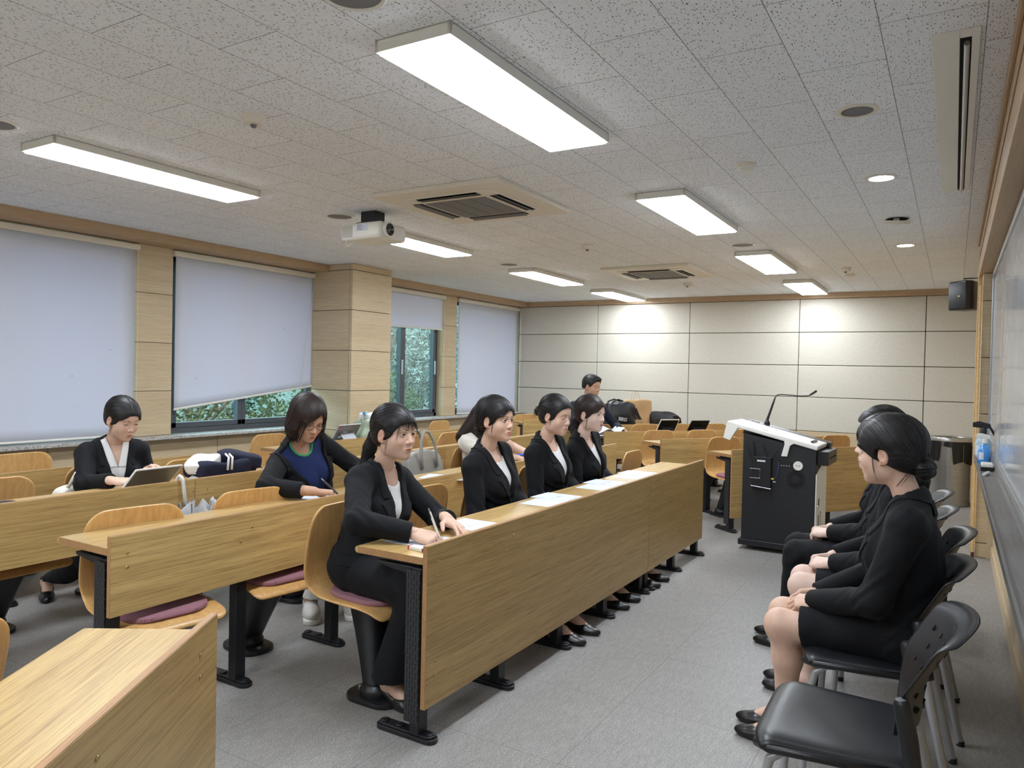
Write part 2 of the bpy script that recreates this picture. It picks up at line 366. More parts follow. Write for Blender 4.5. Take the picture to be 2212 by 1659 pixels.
panels(p2, lambda m, a, b, c, d: m.bb(a, b, 6.885, 6.91, c, d), [XL, -5.873], [0.0, 0.255, 0.71, 1.165, 1.62, 2.078, 2.53, H])
obj('side_panels', p2, M['wallx'], wp, bevel=0.0015)
obj('core', MB().bb(XL - 0.1, -5.85, 6.25, 6.895, 0, H), M['gap'], wp)

# windows: dark grey frames with panes
def window(n, y0, y1, mull):
    fx0, fx1 = XL - 0.155, XL - 0.09
    f = MB(); t = 0.055
    f.bb(fx0, fx1, y0, y0 + t, ZS, ZT).bb(fx0, fx1, y1 - t, y1, ZS, ZT).bb(fx0, fx1, y0, y1, ZS, ZS + t).bb(fx0, fx1, y0, y1, ZT - t, ZT)
    o = struct('window_%d' % n, f, M['frame'], bevel=0.003)
    edges = [y0 + t] + mull + [y1 - t]
    for a, b in zip(edges[:-1], edges[1:]):
        s = MB(); q = 0.05; z0, z1 = ZS + t, ZT - t - (0.12 if n == 3 else 0)
        s.bb(fx0 + 0.01, fx1 + 0.012, a, a + q, z0, z1).bb(fx0 + 0.01, fx1 + 0.012, b - q, b, z0, z1).bb(fx0 + 0.01, fx1 + 0.012, a, b, z0, z0 + q).bb(fx0 + 0.01, fx1 + 0.012, a, b, z1 - q, z1)
        c = obj('sash', s, M['frame'], o, bevel=0.003)
        obj('pane', MB().bb(fx0 + 0.03, fx0 + 0.036, a + q, b - q, z0 + q, z1 - q), M['glass'], c)
        if b - a > 0.5:
            h = obj('handle', MB().bb(fx1 + 0.012, fx1 + 0.035, b - 0.035, b - 0.015, 1.35, 1.55), M['alu'], c, bevel=0.003)
    return o
window(1, 0.9, 4.06, [1.95, 3.0])
window(2, 4.44, 6.36, [5.32])
window(3, 7.30, 8.80, [8.0])
window(4, 9.16, 11.0, [10.1])

def blind(y0, y1, zl, zr, label, cordside=None, xo=XL - 0.02):
    t = thing('roller_blind', label, 'blind', (xo, (y0 + y1) / 2, 0), 0, 'white roller blinds over the windows')
    L = y1 - y0; a, b = -L / 2, L / 2
    cs = MB().bb(-0.012, 0.06, a, b, 2.455, 2.51)
    obj('headrail', cs, M['ivory'], t, bevel=0.012, seg=3)
    n = 24; P = []
    for i in range(n + 1):
        y = a + 0.03 + (L - 0.06) * i / n; zb = zl + (zr - zl) * i / n
        P.append([(0.02 + 0.012 * math.sin(j / 12 * PI) * math.sin(i * 0.8) * (0.25 if zl != zr else 0.08), y, 2.46 + (zb - 2.46) * j / 16) for j in range(17)])
    obj('cloth', MB().grid(P), M['blind'], t, smooth=True, solid=0.0015)
    obj('bottom_bar', MB().tube([(0.02, a + 0.03, zl), (0.02, b - 0.03, zr)], 0.011, 10), M['white'], t, smooth='auto')
    if cordside is not None:
        c = MB(); 
        c.tube([(0.035, b - 0.012, 2.46), (0.035, b - 0.012, 1.3), (0.035, b - 0.02, 0.85)], 0.0025, 6)
        if cordside == 2: c.tube([(0.045, b - 0.06, 2.4), (0.045, b - 0.25, 1.15)], 0.0025, 6)
        obj('pull_cord', c, M['ivory'], t)
    return t
blind(0.9, 4.085, 0.765, 0.765, 'white roller blind pulled fully down, left edge of the picture', 1)
blind(4.435, 6.30, 0.985, 1.205, 'white roller blind hanging crooked above a strip of open window', 2)
blind(7.30, 8.83, 1.99, 2.01, 'short white roller blind raised over the clear window past the pillar', 1)
blind(9.17, 10.99, 0.765, 0.735, 'white roller blind pulled down, last window before the beige wall', 1)

# right wall: wood box, whiteboard, low wood wall, end column
wr = struct('wall_right', MB().bb(XR, XR + 0.2, YB, 7.08, 0.0, H), M['wall'])
obj('far_section', MB().bb(0.26, 0.5, 7.08, YF, 0, H), M['wall'], wr)
struct('baseboard_right', MB().bb(XR - 0.012, XR, YB, 7.08, 0, 0.10), M['wall'])
struct('trim_4', MB().bb(0.155, XR, YB, 7.35, 2.30, H).bb(0.14, 0.155, YB, 7.35, 2.555, H).bb(0.148, 0.155, YB, 7.35, 2.44, 2.45), M['trim'], bevel=0.003)
cl = MB(); panels(cl, lambda m, a, b, c, d: m.bb(0.18, XR + 0.05, a, b, c, d), [7.085, 7.33], [0.0, 0.12, 0.68, 1.165, 1.62, 2.078, 2.30])
struct('wall_column', cl, M['wallx'], bevel=0.0015)
struct('trim_5', MB().bb(0.15, 0.18, 7.34, 7.38, 0.0, 2.55), M['plyedge'], bevel=0.003)
wb = thing('whiteboard', 'wall-length glossy whiteboard with aluminium frame on the right wall', 'whiteboard', (0.25, 3.0, 0.92))
obj('writing_surface', MB().bb(0.005, 0.045, -6.0, 4.03, 0.0, 1.34), M['board'], wb)
fr = MB().bb(-0.008, 0.045, -6.0, 4.07, 1.335, 1.375).bb(-0.008, 0.045, 4.035, 4.07, -0.02, 1.375).bb(-0.008, 0.045, -6.0, 4.07, -0.03, 0.0)
obj('frame', fr, M['alu'], wb, bevel=0.004)
for jy in (2.55, 0.1): obj('panel_joint', MB().bb(0.003, 0.006, jy, jy + .006, 0.0, 1.335), M['silver'], wb)
tr = MB()
prof = [(0.14, 0.855), (0.14, 0.884), (0.148, 0.884), (0.152, 0.872), (0.225, 0.872), (0.23, 0.895), (0.242, 0.895), (0.242, 0.84), (0.236, 0.835), (0.16, 0.835)]
tray = MB().prism([(z, x) for x, z in prof], 0, 9.3, Matrix(((0, 1, 0), (0, 0, 1), (1, 0, 0))))
tt = thing('marker_tray', 'long grey metal pen tray under the whiteboard', 'tray', (0, YB + 0.2, 0))
obj('ledge', tray, M['tray'], tt)
obj('end_cap', MB().bb(0.138, 0.245, 9.3, 9.306, 0.834, 0.896), M['alu'], tt)

# outdoors: shrubs seen through the panes
def leafmat(n, a, b):
    k = NT(n); p = k.p; p.inputs['Roughness'].default_value = 0.5
    i = k.n('ShaderNodeTexNoise', Scale=6.0, Detail=2.0); k.l(k.coord(), i.inputs['Vector'])
    k.l(k.ramp(i.outputs[0], [(0.35, a), (0.65, b)]).outputs[0], p.inputs['Base Color']); return k.m
M['leafA'] = leafmat('green leaves', srgb(44, 66, 34), srgb(92, 112, 58)); M['leafB'] = leafmat('deep green leaves', srgb(46, 58, 48), srgb(84, 96, 84))
M['bark'] = simple('bark', srgb(90, 78, 66), 0.9, noise=0.3)
def shrub(x, y, z, rx, ry, rz, n, mat, label, s=0.09):
    t = thing('shrub', label, 'shrub', (x, y, 0), 0, 'greenery outside the windows')
    rng = np.random.RandomState(int(y * 100) % 1000)
    mb = MB(); u = rng.normal(size=(n, 3)); u /= np.linalg.norm(u, axis=1)[:, None]; u *= rng.uniform(0.55, 1, (n, 1)) ** 0.5
    u *= np.array([rx, ry, rz]); u[:, 2] += z
    for q in u:
        a = Vector(rng.normal(size=3)).normalized(); b = a.orthogonal().normalized(); L = s * rng.uniform(0.6, 1.3)
        c = Vector(q); nn = a.cross(b) * 0.015
        mb.add([c, c + a * L * 0.5 + b * L * 0.32 + nn, c + a * L, c + a * L * 0.5 - b * L * 0.32 + nn], [(0, 1, 2, 3)])
    obj('foliage', mb, mat, t)
    br = MB(); br.tube([(0, 0, 0), (0.05, 0, z * 0.5), (0, 0.05, z)], [0.06, 0.05, 0.03], 8)
    for k in range(6):
        a = rng.uniform(0, 2 * PI); br.tube([(0, 0, z * 0.6), (rx * 0.4 * math.cos(a), ry * 0.4 * math.sin(a), z + rz * 0.3), (rx * 0.8 * math.cos(a), ry * 0.8 * math.sin(a), z + rz * 0.6)], [0.03, 0.02, 0.008], 6)
    obj('branches', br, M['bark'], t)
shrub(-8.4, 6.0, 0.6, 0.7, 1.6, 1.2, 6500, M['leafA'], 'leafy green shrub outside behind the crooked blind', 0.06)
shrub(-8.6, 9.4, 0.5, 0.7, 1.6, 1.0, 5500, M['leafA'], 'leafy shrub outside, low in the clear window', 0.06)
shrub(-11.5, 13.5, 2.3, 1.6, 3.0, 1.9, 9000, M['leafB'], 'hazy green tree outside, high in the clear window', 0.09)
shrub(-11.6, 7.6, 1.2, 1.2, 2.2, 1.6, 4200, M['leafB'], 'dark green bush farther out behind the leafy shrub', 0.10)
shrub(-14.5, 19.5, 2.6, 2.2, 3.4, 2.6, 6000, M['leafB'], 'tall hazy tree far outside past the clear window', 0.15)
hl = MB(); hl.grid([[(-15 - 2.2 * i + 0.8 * math.sin(j * 1.3 + i), -8 + 4 * j, -0.3 + 1.25 * i + 0.5 * math.sin(j * 0.9 + i * 2)) for j in range(14)] for i in range(9)])
struct('hillside', hl, M['leafB'], smooth=True)
struct('ground', MB().bb(-30, XL - 0.35, -10, 40, -0.3, -0.05), M['leafB'])

# ------------------------------------------------------------------ ceiling fittings
def light_panel(x, y, label, rz=0):
    t = thing('ceiling_light', label, 'light', (x, y, H), rz, 'rectangular ceiling lights')
    f = MB(); a, b = 0.165, 0.665
    f.bb(-a, a, -b, -b + 0.012, -0.045, 0).bb(-a, a, b - 0.012, b, -0.045, 0).bb(-a, -a + 0.012, -b, b, -0.045, 0).bb(a - 0.012, a, -b, b, -0.045, 0).bb(-a, a, -b, b, -0.005, 0)
    obj('frame', f, M['white'], t)
    obj('diffuser', MB().bb(-a + 0.012, a - 0.012, -b + 0.012, b - 0.012, -0.052, -0.03), M['led'], t)
    return t
l0 = light_panel(-1.65, 2.70, 'large lit ceiling panel, the largest and nearest, at top centre')
for x, y, lb in ((-1.65, 5.22, 'lit ceiling panel in the right row, second from the camera'), (-1.65, 7.76, 'lit ceiling panel beside the round speaker, right row, third away'),
                 (-1.65, 10.05, 'lit ceiling panel of the right row nearest the beige wall'), (-4.2, 2.75, 'long lit ceiling panel at the upper left over the blinds'),
                 (-4.25, 5.38, 'lit ceiling panel partly hidden behind the projector'), (-4.27, 7.97, 'lit ceiling panel in the left row past the projector'),
                 (-4.27, 10.2, 'lit ceiling panel of the left row nearest the beige wall'),
                 (-1.65, 0.15, 'lit ceiling panel over the camera, right row'), (-4.2, 0.15, 'lit ceiling panel left behind the camera'), (-1.65, -2.1, 'lit ceiling panel near the back wall, right row'), (-4.2, -2.1, 'lit ceiling panel near the back wall, left row')):
    dup(l0, (x, y, H), 0, lb)

def cassette(x, y, label):
    t = thing('ceiling_air_conditioner', label, 'air conditioner', (x, y, H), 0, 'four-way ceiling air conditioners')
    obj('panel', MB().prism([(-0.5, -0.5), (0.5, -0.5), (0.5, 0.5), (-0.5, 0.5)], -0.03, 0).bb(-0.36, 0.36, -0.36, 0.36, -0.038, -0.025), M['ivory'], t, bevel=0.012, seg=3)
    gr = MB()
    for i in range(4): gr.bb(-0.245 + i * 0.123, -0.245 + i * 0.123 + 0.118, -0.245, 0.245, -0.045, -0.03)
    obj('intake_grille', gr, M['greymesh'], t, bevel=0.002)
    obj('grille_frame', MB().bb(-0.255, 0.255, -0.255, -0.246, -0.043, -0.03).bb(-0.255, 0.255, 0.246, 0.255, -0.043, -0.03).bb(-0.255, -0.246, -0.255, 0.255, -0.043, -0.03).bb(0.246, 0.255, -0.255, 0.255, -0.043, -0.03), M['ivory'], t)
    for k in range(4):
        c = MB().box((0, 0, 0), (0.48, 0.078, 0.008)); s = obj('air_slot', c, M['cavity'], t); s.location = (0.315 * math.cos(k * PI / 2), 0.315 * math.sin(k * PI / 2), -0.0355); s.rotation_euler = (0, 0, k * PI / 2 + PI / 2)
        v = MB().box((0, 0.0, -0.004), (0.46, 0.060, 0.004), Matrix.Rotation(0.35, 3, 'X')); obj('louver', v, M['greymesh'], s, bevel=0.001)
    return t
c0 = cassette(-2.9, 4.3, 'square ceiling air conditioner beside the projector')
dup(c0, (-2.92, 8.1, H), 0, 'square ceiling air conditioner farther away near the beige wall')

def speaker_c(x, y, label, r=0.11):
    t = thing('ceiling_speaker', label, 'speaker', (x, y, H), 0, 'round ceiling speakers')
    obj('ring', MB().lathe([(r, 0), (r, -0.006), (r - 0.008, -0.012), (r - 0.018, -0.008), (r - 0.018, 0)]), M['white'], t, smooth='auto')
    obj('grille', MB().lathe([(r - 0.02, 0), (r - 0.02, -0.007), (0.03, -0.009), (0.001, -0.009)]), M['greymesh'], t, smooth='auto')
    return t
s0 = speaker_c(-1.65, 1.74, 'round grey ceiling speaker cut by the top edge of the picture')
for x, y, lb in ((-1.65, 6.72, 'round ceiling speaker beside a lit panel on the right'), (-4.12, 1.84, 'round ceiling speaker at the left edge of the picture'),
                 (-4.12, 4.25, 'round ceiling speaker behind the projector mount'), (-4.22, 6.96, 'round ceiling speaker in the left row past the projector')): dup(s0, (x, y, H), 0, lb)

def pir(x, y, label):
    t = thing('motion_sensor', label, 'sensor', (x, y, H), 0, 'round ceiling sensors')
    obj('base', MB().lathe([(0.055, 0), (0.055, -0.018), (0.05, -0.022), (0.05, -0.036), (0.044, -0.042), (0.001, -0.043)]), M['ivory'], t, smooth='auto')
    obj('lens', MB().lathe([(0.015, -0.04), (0.014, -0.05), (0.008, -0.057), (0.001, -0.058)]), M['greymesh'], t, smooth=True)
    return t
q0 = pir(-2.863, 2.376, 'cream round motion sensor on the ceiling at upper left')
for x, y, lb in ((-2.924, 6.2, 'cream motion sensor between the two air conditioners'), (-2.951, 9.257, 'small motion sensor past the far air conditioner'), (-1.018, 8.55, 'cream motion sensor right of the lit panels')): dup(q0, (x, y, H), 0, lb)
def smoke(x, y, label):
    t = thing('smoke_detector', label, 'smoke detector', (x, y, H), 0, 'smoke detectors')
    obj('base', MB().lathe([(0.055, 0), (0.055, -0.012), (0.046, -0.018), (0.001, -0.018)]), M['ivory'], t, smooth='auto')
    obj('head', MB().lathe([(0.043, -0.016), (0.043, -0.03), (0.034, -0.042), (0.001, -0.043)]), M['white'], t, smooth='auto')
    return t
m0 = smoke(-1.019, 4.19, 'white smoke detector near the second lit panel'); dup(m0, (-1.038, 9.1, H), 0, 'white smoke detector right below the far motion sensor')
def downlight(y, label, lit):
    t = thing('downlight', label, 'downlight', (-0.397, y, H), 0, 'round downlights in a line')
    r = 0.088
    obj('trim_ring', MB().lathe([(r, 0), (r, -0.004), (r - 0.01, -0.008), (r - 0.022, -0.006), (r - 0.022, 0)]), M['ivory'], t, smooth='auto')
    if lit: obj('lamp', MB().lathe([(r - 0.024, 0), (r - 0.024, -0.005), (0.001, -0.005)]), M['down'], t)
    else: obj('reflector', MB().lathe([(r - 0.024, 0), (r - 0.024, -0.004), (0.04, -0.002), (0.001, -0.002)]), M['greymesh'], t, smooth=True)
    return t
downlight(3.566, 'unlit round downlight with grey reflector', False)
d0 = downlight(4.815, 'lit round downlight, the nearer bright disc', True)
dup(d0, (-0.397, 7.31, H), 0, 'lit round downlight, the farther bright disc'); dup(d0, (-0.42, 2.30, H), 0, 'lit round downlight just above the top edge of the picture')
t = thing('downlight', 'broken downlight hanging askew from its dark hole', 'downlight', (-0.392, 6.11, H), 0, 'round downlights in a line')
obj('hole', MB().lathe([(0.075, 0), (0.075, -0.003), (0.001, -0.003)]), M['cavity'], t)
q = obj('trim_ring', MB().lathe([(0.08, 0.012), (0.08, -0.012), (0.068, -0.014), (0.068, 0.012)]), M['ivory'], t, smooth='auto'); q.location = (0.01, -0.02, -0.026); q.rotation_euler = (0.18, 0.1, 0)
obj('clip', MB().bb(-0.02, 0.02, -0.06, -0.055, -0.04, 0.0), M['silver'], t)
# recessed projection screen
t = thing('screen_slot', 'recessed projection screen slot with dark gap in the ceiling', 'projection screen', (-0.03, 4.09, H))
obj('flange', MB().bb(-0.07, 0.015, -1.19, 1.19, -0.016, 0).bb(0.05, 0.075, -1.19, 1.19, -0.016, 0).bb(0.015, 0.05, -1.19, -1.155, -0.016, 0).bb(0.015, 0.05, 1.175, 1.19, -0.016, 0), M['white'], t, bevel=0.002)
obj('gap', MB().bb(0.015, 0.05, -1.155, 1.175, -0.003, 0), M['cavity'], t)
obj('roller', MB().cyl((0.036, -1.10, -0.0135), (0.036, 1.17, -0.0135), 0.0095, 16), M['alu'], t, smooth='auto')
# projector
t = thing('projector', 'white projector hanging from the ceiling on a black mount', 'projector', (-3.78, 4.27, H), math.radians(0))
obj('mount', MB().bb(-0.09, 0.05, -0.055, 0.055, -0.085, 0).bb(-0.12, 0.08, -0.07, 0.07, -0.09, -0.08), M['black'], t, bevel=0.004)
b = MB().bb(-0.21, 0.19, -0.15, 0.15, -0.225, -0.10); body = obj('body', b, M['white'], t, bevel=0.03, seg=4, smooth=True)
obj('lens_ring', MB().lathe([(0.056, 0), (0.056, 0.02), (0.046, 0.024), (0.046, 0.0)], (0.188, -0.07, -0.158), axis='X'), M['white'], body, smooth='auto')
obj('lens', MB().lathe([(0.046, 0), (0.046, 0.018), (0.032, 0.006), (0.02, 0.012), (0.001, 0.016)], (0.19, -0.07, -0.158), axis='X'), simple('dark glass lens', srgb(14, 15, 20), 0.08, coat=1.0), t, smooth='auto')
def _vent():
    k = NT('vent mesh'); v = k.coord((1, 1, 1), rot=(PI / 2, 0, 0)); br = k.n('ShaderNodeTexBrick', _offset=0.0, Scale=1.0, Mortar__Size=0.0025, Brick__Width=0.011, Row__Height=0.009); k.l(v, br.inputs['Vector'])
    br.inputs['Color1'].default_value = srgb(40, 38, 36); br.inputs['Color2'].default_value = srgb(40, 38, 36); br.inputs['Mortar'].default_value = srgb(210, 206, 196); k.l(br.outputs['Color'], k.p.inputs['Base Color']); return k.m
obj('vent', MB().bb(-0.185, -0.085, -0.1525, -0.149, -0.205, -0.12), _vent(), t)
obj('spec_label', MB().bb(-0.04, 0.06, -0.1525, -0.149, -0.165, -0.115), M['paper'], t)
lt = MB()
for i in range(6): lt.bb(-0.035, -0.035 + random.uniform(0.03, 0.085), -0.1535, -0.1525, -0.122 - i * 0.007, -0.1195 - i * 0.007)
obj('label_print', lt, M['greymesh'], t)
obj('cable', MB().tube([(-0.16, -0.12, -0.2), (-0.17, -0.13, -0.25), (-0.13, -0.14, -0.27), (-0.10, -0.12, -0.24), (-0.1, -0.1, -0.2)], 0.003, 6), M['ivory'], t)
# wall speaker
t = thing('wall_speaker', 'black loudspeaker bracketed high on the right wall', 'speaker', (0.05, 7.50, 2.16), math.radians(-38))
obj('cabinet', MB().prism([(-0.09, -0.075), (0.09, -0.09), (0.11, -0.03), (0.07, 0.09), (-0.06, 0.10)], -0.125, 0.125), M['blackplastic'], t, bevel=0.015, seg=3, smooth='auto')
obj('bracket', MB().tube([(0.0, 0.0, 0.12), (0.0, 0.0, 0.15), (0.12, 0.08, 0.15), (0.12, 0.08, -0.12)], 0.006, 8), M['black'], t)
obj('badge', MB().bb(0.015, 0.03, -0.088, -0.084, -0.015, 0.0), M['brass'], t)
obj('wire', MB().tube([(0.08, 0.06, -0.02), (0.14, 0.04, 0.0), (0.15, 0.05, 0.15), (0.14, 0.09, 0.3)], 0.003, 6), simple('red wire', srgb(120, 50, 40), 0.6), t)
# ------------------------------------------------------------------ desks
def rrect(w, h, r, n=5, cx=0, cy=0):
    pts = []
    for sx, sy, a0 in ((1, 1, 0), (-1, 1, PI / 2), (-1, -1, PI), (1, -1, 1.5 * PI)):
        for i in range(n + 1):
            a = a0 + PI / 2 * i / n; pts.append((cx + sx * (w / 2 - r) + r * math.cos(a), cy + sy * (h / 2 - r) + r * math.sin(a)))
    return pts
_bolt = None; _posts = {}
def desk(loc, rz, L, label, legs, ends=(True, True), bolts=True, zb=0.47):
    """local +y along the desk, +x is its front; legs = y positions"""
    dz = 0.02 if zb > 0.3 else 0.0
    t = thing('lecture_desk', label, 'desk', (loc[0], loc[1], 0), rz, 'oak lecture desks')
    fp = obj('front_panel', MB().bb(-0.021, 0.0, 0, L, zb, 0.755 + dz), M['desk'], t, bevel=0.002)
    obj('panel_edge', MB().bb(-0.0205, -0.0005, -0.0012, 0.0005, zb + 0.001, 0.754 + dz).bb(-0.0195, -0.0015, 0.002, L - 0.002, 0.7545 + dz, 0.7562 + dz), M['edge'], fp)
    top = [(-0.365 + 0.014, 0.710), (-0.0215, 0.710), (-0.0215, 0.682), (-0.365 + 0.014, 0.682)] + [(-0.351 - 0.014 * math.sin(a), 0.696 - 0.014 * math.cos(a)) for a in np.linspace(0.3, PI - 0.3, 7)]
    top = [(a_, b_ + dz) for a_, b_ in top]
    dt = obj('desk_top', MB().prism(top, 0, L, Matrix(((1, 0, 0), (0, 0, 1), (0, 1, 0)))), M['desk'], t)
    obj('top_edge', MB().bb(-0.35, -0.022, -0.0012, 0.0005, 0.683 + dz, 0.709 + dz), M['edge'], dt)
    obj('support_rail', MB().bb(-0.22, -0.06, 0.03, L - 0.03, 0.664 + dz, 0.682 + dz), M['black'], t, bevel=0.003)
    global _bolt
    for i, y in enumerate(legs):
        e = (i == 0 and ends[0]) or (i == len(legs) - 1 and ends[1])
        if dz not in _posts:
            _post = obj('leg', MB().bb(-0.075, -0.028, -0.028, 0.028, 0.02, 0.665 + dz).bb(-0.075, -0.028, -0.028, 0.028, 0.6, 0.664 + dz).prism([(-0.26, 0.664 + dz), (-0.04, 0.664 + dz), (-0.04, 0.60), (-0.088, 0.60), (-0.12, 0.635 + dz), (-0.25, 0.652 + dz)], -0.018, 0.018, Matrix(((1, 0, 0), (0, 0, 1), (0, 1, 0)))), M['black'], t, bevel=0.003)
            f = MB().prism(rrect(0.285, 0.062, 0.03, 5, -0.107, 0), 0.0, 0.018).prism(rrect(0.265, 0.05, 0.025, 5, -0.107, 0), 0.018, 0.028)
            f.lathe([(0.018, 0.026), (0.018, 0.034), (0.001, 0.036)], (-0.215, 0, 0), 12).lathe([(0.018, 0.026), (0.018, 0.034), (0.001, 0.036)], (-0.14, 0, 0), 12).lathe([(0.016, 0.026), (0.016, 0.033), (0.001, 0.035)], (0.005, 0, 0), 12)
            _foot = obj('foot', f, M['blackplastic'], _post, bevel=0.004)
            p = _post; _posts[dz] = (_post, _foot)
        else:
            p = _posts[dz][0].copy(); COL.objects.link(p); p.parent = t
            g = _posts[dz][1].copy(); COL.objects.link(g); g.parent = p
        p.location = (0, y, 0)
        if e:
            s = -1 if i == 0 else 1
            obj('side_plate', MB().bb(-0.098, -0.03, y + s * 0.029, y + s * 0.034, 0.07, 0.655 + dz), M['perf'], t, bevel=0.001)
        if bolts:
            for q, (dy, z) in enumerate(((0.0, 0.63), (0.0, 0.685), (0.0, 0.245), (0.0, 0.30)) if e else ((-0.03, 0.63), (0.03, 0.685), (-0.03, 0.245), (0.03, 0.30))):
                if z < zb: continue
                dy += (0.035 if i == 0 else -0.035) if e else 0
                if _bolt is None: b = _bolt = obj('bolt', MB().lathe([(0.0062, 0), (0.0062, 0.0015), (0.005, 0.003), (0.0025, 0.0035), (0.001, 0.0025)], axis='X', n=12), M['brass'], t, smooth='auto')
                else: b = _bolt.copy(); COL.objects.link(b); b.parent = t
                b.location = (0, y + dy, z + dz)
    return t
sp = lambda a, b, n: [a + (b - a) * i / (n - 1) for i in range(n)]
desk((-1.69, 2.24), 0, 2.385, 'long oak desk in front of the woman writing, its end nearest the camera', sp(0.03, 2.34, 5), zb=0.13)
desk((-1.69, 4.628), 0, 1.215, 'short oak desk at the far end of the front row, nearest the lectern', sp(0.05, 1.17, 3), (False, True), zb=0.13)
desk((-2.675, 1.600), 0, 2.41, 'second row oak desk holding the woman with glasses', sp(0.03, 2.38, 5))
desk((-2.675, 4.013), 0, 2.40, 'second row oak desk in front of the woman in the grey shirt', sp(0.05, 2.37, 5), (False, True))
desk((-3.68, 0.287), 0, 2.40, 'third row oak desk under the tablet and white papers, left side', [0.03, 0.72, 1.36, 2.36], (True, False))
desk((-3.68, 2.69), 0, 2.40, 'third row oak desk under the navy and white jacket', sp(0.05, 2.36, 5), (False, False))
desk((-3.68, 5.093), 0, 2.20, 'third row oak desk beyond the grey handbag', sp(0.05, 2.17, 5), (False, True), False)
desk((-4.66, 1.005), 0, 2.40, 'back row oak desk by the blinds, behind the woman with the tablet', sp(0.03, 2.36, 5))
desk((-4.70, 4.32), 0, 2.40, 'back row oak desk with grey tablet and green bag by the pillar', sp(0.03, 2.36, 5), (True, False), False)
desk((-4.70, 6.723), 0, 1.30, 'back row oak desk beyond the pillar under the clear window', sp(0.05, 1.26, 3), (False, True), False)
RA = -math.atan2(0.6, 0.8)
desk((-1.707, 6.80), RA, 2.37, 'angled oak desk right behind the lectern', sp(0.03, 2.34, 5), zb=0.13)
desk((-2.506, 7.16), RA, 2.37, 'angled oak desk left of the lectern, in front of the two black tablets row', sp(0.03, 2.34, 5))
desk((-3.314, 7.585), RA, 2.37, 'angled oak desk with two black tablets and the man with papers', sp(0.03, 2.34, 5))
desk((-4.152, 8.148), RA, 2.37, 'angled oak desk carrying the bags by the beige wall', sp(0.03, 2.34, 5))
desk((-4.984, 8.68), RA, 2.2, 'angled oak desk in the corner by the last blind', sp(0.03, 2.16, 5))
RN = math.atan2(0.54, 0.84)
ux, uy = math.sin(RN), -math.cos(RN)
desk((-1.69 + ux * 2.37, 1.31 + uy * 2.37), RN, 2.37, 'oak desk cut off in the bottom left corner, closest to the camera', sp(0.03, 2.285, 5), zb=0.13)

# ------------------------------------------------------------------ plywood swing chairs
prof = [(-0.183, 0.805), (-0.197, 0.742), (-0.212, 0.67), (-0.226, 0.60), (-0.234, 0.535), (-0.228, 0.487), (-0.203, 0.450), (-0.16, 0.430), (-0.08, 0.418), (0.02, 0.413), (0.11, 0.411), (0.175, 0.403), (0.21, 0.390), (0.228, 0.370)]
def shell_pts(th):
    P = []; S_ = [0]
    for a, b in zip(prof[:-1], prof[1:]): S_.append(S_[-1] + math.hypot(b[0] - a[0], b[1] - a[1]))
    T = S_[-1]; N = 40; nv = 14
    ss = [0.004 + (T - 0.004) * (i / N) for i in range(N + 1)]; ss[:6] = [0.0, 0.003, 0.011, 0.025, 0.045, 0.07]
    for s in ss:
        x = np.interp(s, S_, [p[0] for p in prof]); z = np.interp(s, S_, [p[1] for p in prof])
        w = 0.216
        d0 = 0.105
        if s < d0: w *= 0.56 + 0.44 * max(0.0, 1 - (1 - s / d0) ** 2.1) ** 0.5
        d1 = 0.05
        if T - s < d1: w *= 0.86 + 0.14 * (1 - (1 - (T - s) / d1) ** 2) ** 0.5
        if 0.30 < s < 0.46: w *= 1 - 0.05 * math.sin((s - 0.30) / 0.16 * PI)
        wrap = 0.028 if s < 0.3 else 0.028 * max(0, 1 - (s - 0.3) / 0.1)
        P.append([(x + wrap * (v * v) * (w / 0.216) ** 2, v * w, z) for v in np.linspace(-1, 1, nv + 1)])
    return P
def make_ply(label, base=(-0.19, 0.0)):
    t = thing('plywood_chair', label, 'chair', (0, 0, 0), 0, 'plywood swing chairs at the desks')
    obj('shell', MB().grid(shell_pts(0)), M['ply'], t, smooth=True, solid=0.012, subd=1)
    cu = MB().prism(rrect(0.33, 0.35, 0.10, 7, 0.025, 0), 0.0, 0.024, Matrix.Translation((0, 0, 0.417)) @ Matrix.Rotation(0.045, 4, 'Y'))
    obj('cushion', cu, M['cushion'], t, bevel=0.009, seg=3, smooth='auto')
    arm = MB(); A = Vector((base[0], base[1], 0.05)); B = Vector((0.0, 0, 0.395))
    P = []
    for k in range(7):
        f = k / 6; c = A.lerp(B, f); w = 0.058 + 0.03 * f; d = 0.045 + 0.05 * f * f
        P.append([(c.x + d * sx, c.y + w * sy, c.z) for sx, sy in ((-1, -0.6), (-0.6, -1), (0.6, -1), (1, -0.6), (1, 0.6), (0.6, 1), (-0.6, 1), (-1, 0.6), (-1, -0.6))])
    obj('swing_arm', MB().grid(P), M['black'], t, smooth=True, merge=True)
    obj('seat_plate', MB().bb(-0.09, 0.10, -0.09, 0.09, 0.385, 0.407), M['black'], t, bevel=0.004)
    bs = MB().prism(rrect(0.27, 0.19, 0.08, 6, base[0], base[1]), 0, 0.022).lathe([(0.075, 0.02), (0.075, 0.05), (0.06, 0.075), (0.001, 0.08)], (base[0], base[1], 0), 20)
    b = obj('floor_base', bs, M['blackplastic'], t, bevel=0.005, smooth='auto')
    for dx in (-0.10, 0.10): obj('bolt', MB().lathe([(0.012, 0.02), (0.012, 0.032), (0.001, 0.033)], (base[0] + dx, base[1], 0), 10), M['chrome'], b)
    return t
